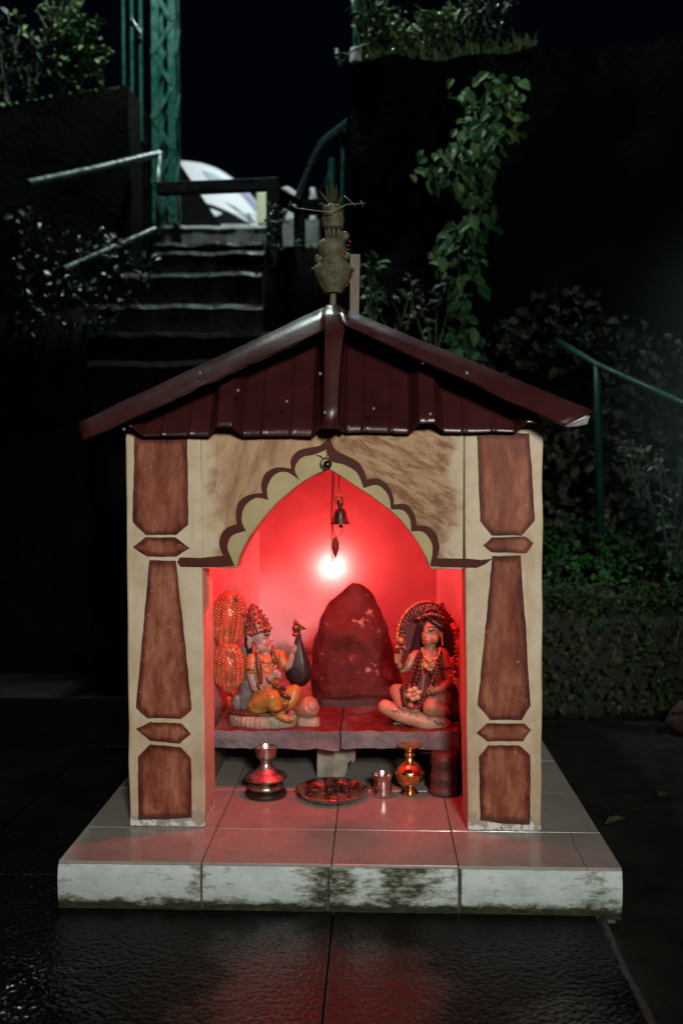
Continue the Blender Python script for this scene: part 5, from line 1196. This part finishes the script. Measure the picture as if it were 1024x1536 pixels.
# plants on top of the tall wall
tuft = [(552,92,.34,'tallest leafy weed, standing at the left end of the tall wall top',LTOP,.10), (572,92,.40,'tall weed with bright green upright blades on the tall wall top',LBUSH,.10), (596,90,.24,'pale weed third from the left on the tall wall top',LTOP,.12), (622,88,.18,'low pale weed in the middle of the tall wall top',LTOP,.12), (648,84,.22,'yellowish weed right of the middle of the tall wall top',LTOP,.12), (676,78,.24,'yellow green weed near the right of the lit wall top plants',LTOP,.12), (706,72,.26,'dull weed second from the right on the tall wall top',LI,.14), (738,66,.30,'dull brown weed, rightmost on the tall wall top',LI,.16)]
for (px, py, h, lab, mt_, sp) in tuft:
    stemplant('wall_weed', px, py+3, 5.02, h, 80, mt_, lab, 'weed', (.035,.075), sp, group='weeds on the tall wall', wd=.4, ns=7)
gb = MB()
for k in range(900):
    px = rnd(540,800); Y = YR+rnd(.0,.35); X = P(px,90,Y).x; q = Vector((X, Y, ztr(X)-.01)); l_ = rnd(.04,.14); gb.leaf(q, Vector((rnd(-.5,.5), rnd(-.6,.2), 1)), Vector((0,-1,.2)), l_, .008, .1, rnd(0,.6))
tag(obj('grass', gb, LTOP), 'thin grass growing along the top edge of the tall wall', 'grass', kind='stuff')
# shrubs on the left terrace
bushes = [(118,132,.42,'bright green bush on the left terrace near the thin poles',LBUSH,.18,130), (92,140,.66,'tall leaning shrub with bare lower stems on the left terrace',LTOP,.22,70), (40,150,.5,'dim sparse shrub at the left edge of the terrace',LI,.2,60), (150,130,.24,'small grey leaved shrub at the right end of the left terrace',LTOP,.12,40), (10,156,.5,'dim bush in the top left corner of the view',LI,.2,60)]
for (px, py, h, lab, mt_, sp, n) in bushes:
    stemplant('shrub', px, py+4, 5.85, h, n*2, mt_, lab, 'shrub', (.04,.085), sp, lean=-.06 if px == 92 else 0, group='shrubs on the left terrace', wd=.5, ns=9)
stemplant('shrub', 96, 60, 6.4, .62, 260, leafmat('deep_green_leaf', [(0.012,0.04,0.012),(0.02,0.06,0.018)], .5), 'dark green feathery shrub behind the others on the left terrace', 'shrub', (.06,.12), .26, group='shrubs on the left terrace', wd=.25, ns=10)  # deeper green leaf colour for the rear shrub
tp = MB()
for k in range(700):
    px = rnd(-40,195); Y = YL+rnd(0,.3); X = P(px,140,Y).x; q = Vector((X, Y, ztl(X)-.01)); l_ = rnd(.015,.05); tp.leaf(q, Vector((rnd(-1,1), rnd(-.6,.2), rnd(.1,1))), Vector((0,-1,.4)), l_, l_*.35, .1, .2)
tag(obj('grass', tp, LTOP), 'short dry ground cover along the edge of the left terrace', 'grass', kind='stuff')
# dark small leaved growth beside the stairs
dk = MB()
for k in range(620):
    t = rnd(0,1); px = rnd(20,235); lo = 505; hi = lerp(300, 372, min(1, px/235)); py = rnd(hi, lo)
    if px > 165 and py > 410 + (235-px)*1.2: continue
    Y = dY(rnd(4.95,5.35)); q = P(px, py, Y); l_ = rnd(.02,.055); dk.leaf(q, rdir(-.2), rdir(.3)+Vector((0,-.6,0)), l_, l_*.6, .2, .2)
tag(obj('creeper', dk, LDARK), 'dark shiny creeper covering the bank left of the stairs', 'creeper', kind='stuff')
# right: hedge, ground cover, ivy
def leafcloud(n, fx, mat, L, name, label, cat, kind=None, wd=.6):
    b = MB()
    for k in range(n):
        q, nn = fx(); l_ = rnd(*L); b.leaf(q, rdir(.1)+nn*.3, nn+rdir(0)*.7, l_, l_*wd*rnd(.8,1.2), rnd(.05,.3), rnd(0,.3))
    return b
hx0 = P(790,1100,dY(4.1)).x; hx1 = 3.6
def hedge_pt():
    X = rnd(hx0, hx1); a = rnd(0,1); top = .50+.05*mnoise.noise(Vector((X*4,0,0))); fy = 1.90+.06*mnoise.noise(Vector((X*5,3,0)))
    if a < .55: z = rnd(.03, top); return Vector((X, fy+rnd(-.05,.05)+.12*(1-z/.5)**2*-1*0+.10*mnoise.noise(Vector((X*8,z*8,0))), z)), Vector((0,-1,.3))
    return Vector((X, fy+rnd(0,.5), top+rnd(-.05,.04)+.05*mnoise.noise(Vector((X*7,a*9,0))))), Vector((0,-.3,1))
hg = thing('hedge', Vector(((hx0+hx1)/2, 2.15, -.02)), 'clipped low hedge along the wet path right of the shrine', 'hedge')
obj('foliage', leafcloud(6000, hedge_pt, LH, (.014,.038), '', '', ''), LH, hg)
b = MB()
for k in range(26):
    X = lerp(hx0, hx1, (k+.5)/26); b.tube([Vector((X,2.05,-.03)), Vector((X+rnd(-.06,.06),2.02,.24)), Vector((X+rnd(-.12,.12),2.0,.42))], [.010,.007,.003], 6)
obj('branch', b, STEMM, hg, smooth=True)
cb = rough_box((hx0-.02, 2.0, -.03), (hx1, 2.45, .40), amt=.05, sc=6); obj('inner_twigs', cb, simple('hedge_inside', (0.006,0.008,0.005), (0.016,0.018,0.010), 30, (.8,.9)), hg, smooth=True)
def green_pt():
    X = rnd(P(800,930,2.35).x, 3.8); s_ = rnd(0,1); return Vector((X, 2.15+s_*.38, .50+s_*.26+.10*mnoise.noise(Vector((X*3,s_*3,0)))+rnd(-.03,.03))), Vector((0,-.5,1))
tag(obj('ground_cover', leafcloud(2600, green_pt, LG, (.02,.05), '', '', ''), LG), 'bright green ground cover on the slope behind the hedge', 'ground cover', kind='stuff')
bank = rough_box((P(790,900,2.5).x, 2.2, -.03), (4.0, YR+.05, .52), amt=.05, sc=4); struct('slope', bank, EARTH, smooth=True)
def ivy_pt():
    while True:
        X = rnd(P(700,700,2.55).x, 4.0); z = rnd(.55, 1.95); lim = 1.75+.25*mnoise.noise(Vector((X*1.5,0,4)))
        if z < lim and mnoise.noise(Vector((X*3.2,z*3.2,2))) > -.32: break
    return Vector((X, YR-.03-.10*abs(mnoise.noise(Vector((X*4,z*4,9))))-rnd(0,.06), z)), Vector((0,-1,.35))
tag(obj('ivy', leafcloud(3600, ivy_pt, LI, (.03,.075), '', '', '', wd=.75), LI), 'mixed dull ivy and dry leaves covering the lower right of the tall wall', 'ivy', kind='stuff')
stemplant('pale_fern', 962, 760, 4.5, .34, 60, leafmat('pale_dry_leaf', [(0.14,0.12,0.08),(0.22,0.19,0.12),(0.10,0.10,0.06)], .5), 'pale dry plant on the bank right of the green railing post', 'plant', (.03,.06), .10, ns=6)
stemplant('grey_shrub', 1010, 860, 4.4, .52, 200, leafmat('wet_grey_leaf', [(0.04,0.07,0.06),(0.10,0.14,0.13),(0.05,0.09,0.07)], .25, .7), 'wet shiny grey green shrub at the right edge on the bank', 'shrub', (.03,.06), .20, ns=9)
# fallen leaves on the wet ground, right
for (px, py, lab) in ((790,1222,'fallen green leaf on the wet ground near the right pillar'), (1000,1195,'fallen leaf on the wet ground at the right edge')):
    pass
for i, (px, py) in enumerate(((905,1236),(998,1190))):
    q = PZ(px, py, -.018); b = MB(); b.leaf(q, Vector((rnd(-1,1), rnd(-1,1), .1)), Vector((0,-.2,1)), .07, .035, .2); tag(obj('fallen_leaf', b, LH), 'fallen green leaf lying on the wet ground right of the plinth', 'leaf', 'fallen leaves right of the plinth')
# drifting mist in the light of the path lamp
mm = bpy.data.materials.new('mist_air'); mm.use_nodes = True; t_ = mm.node_tree; t_.nodes.remove(t_.nodes['Principled BSDF'])
pv_ = t_.nodes.new('ShaderNodeVolumePrincipled'); pv_.inputs['Color'].default_value = (.75,.9,.95,1); pv_.inputs['Anisotropy'].default_value = .1
tc_ = t_.nodes.new('ShaderNodeTexCoord'); mp_ = t_.nodes.new('ShaderNodeMapping'); mp_.inputs['Location'].default_value = (-1,-1,-1); mp_.inputs['Scale'].default_value = (2,2,2)
gr_ = t_.nodes.new('ShaderNodeTexGradient'); gr_.gradient_type = 'QUADRATIC_SPHERE'; nz_ = t_.nodes.new('ShaderNodeTexNoise'); nz_.inputs['Scale'].default_value = 2.2; nz_.inputs['Detail'].default_value = 3
ml_ = t_.nodes.new('ShaderNodeMath'); ml_.operation = 'MULTIPLY'; m2_ = t_.nodes.new('ShaderNodeMath'); m2_.operation = 'MULTIPLY'; m2_.inputs[1].default_value = 1.0
t_.links.new(tc_.outputs['Generated'], mp_.inputs[0]); t_.links.new(mp_.outputs[0], gr_.inputs[0]); t_.links.new(tc_.outputs['Object'], nz_.inputs['Vector'])
t_.links.new(gr_.outputs['Fac'], ml_.inputs[0]); t_.links.new(nz_.outputs['Fac'], ml_.inputs[1]); t_.links.new(ml_.outputs[0], m2_.inputs[0]); t_.links.new(m2_.outputs[0], pv_.inputs['Density'])
t_.links.new(pv_.outputs[0], t_.nodes['Material Output'].inputs['Volume'])
b = MB(); b.box((.75, .75, .35), (2.55, 2.15, 2.25)); tag(obj('mist', b, mm), 'faint pale mist drifting over the right bank', 'mist', kind='stuff')
b = MB(); q = PZ(1012,1096,-.02); b.ell(q+Vector((.05,0,.05)), (.09,.06,.06), 18, 12); b.ell(q+Vector((.02,-.02,.09)), (.05,.04,.03), 14, 8); b.jitter(.02, 18); tag(obj('cloth_bundle', b, simple('dull_red_cloth', (0.022,0.006,0.007), (0.045,0.011,0.013), 30, (.7,.9)), smooth=True), 'dull red cloth bundle on the ground at the right edge by the hedge', 'bundle')
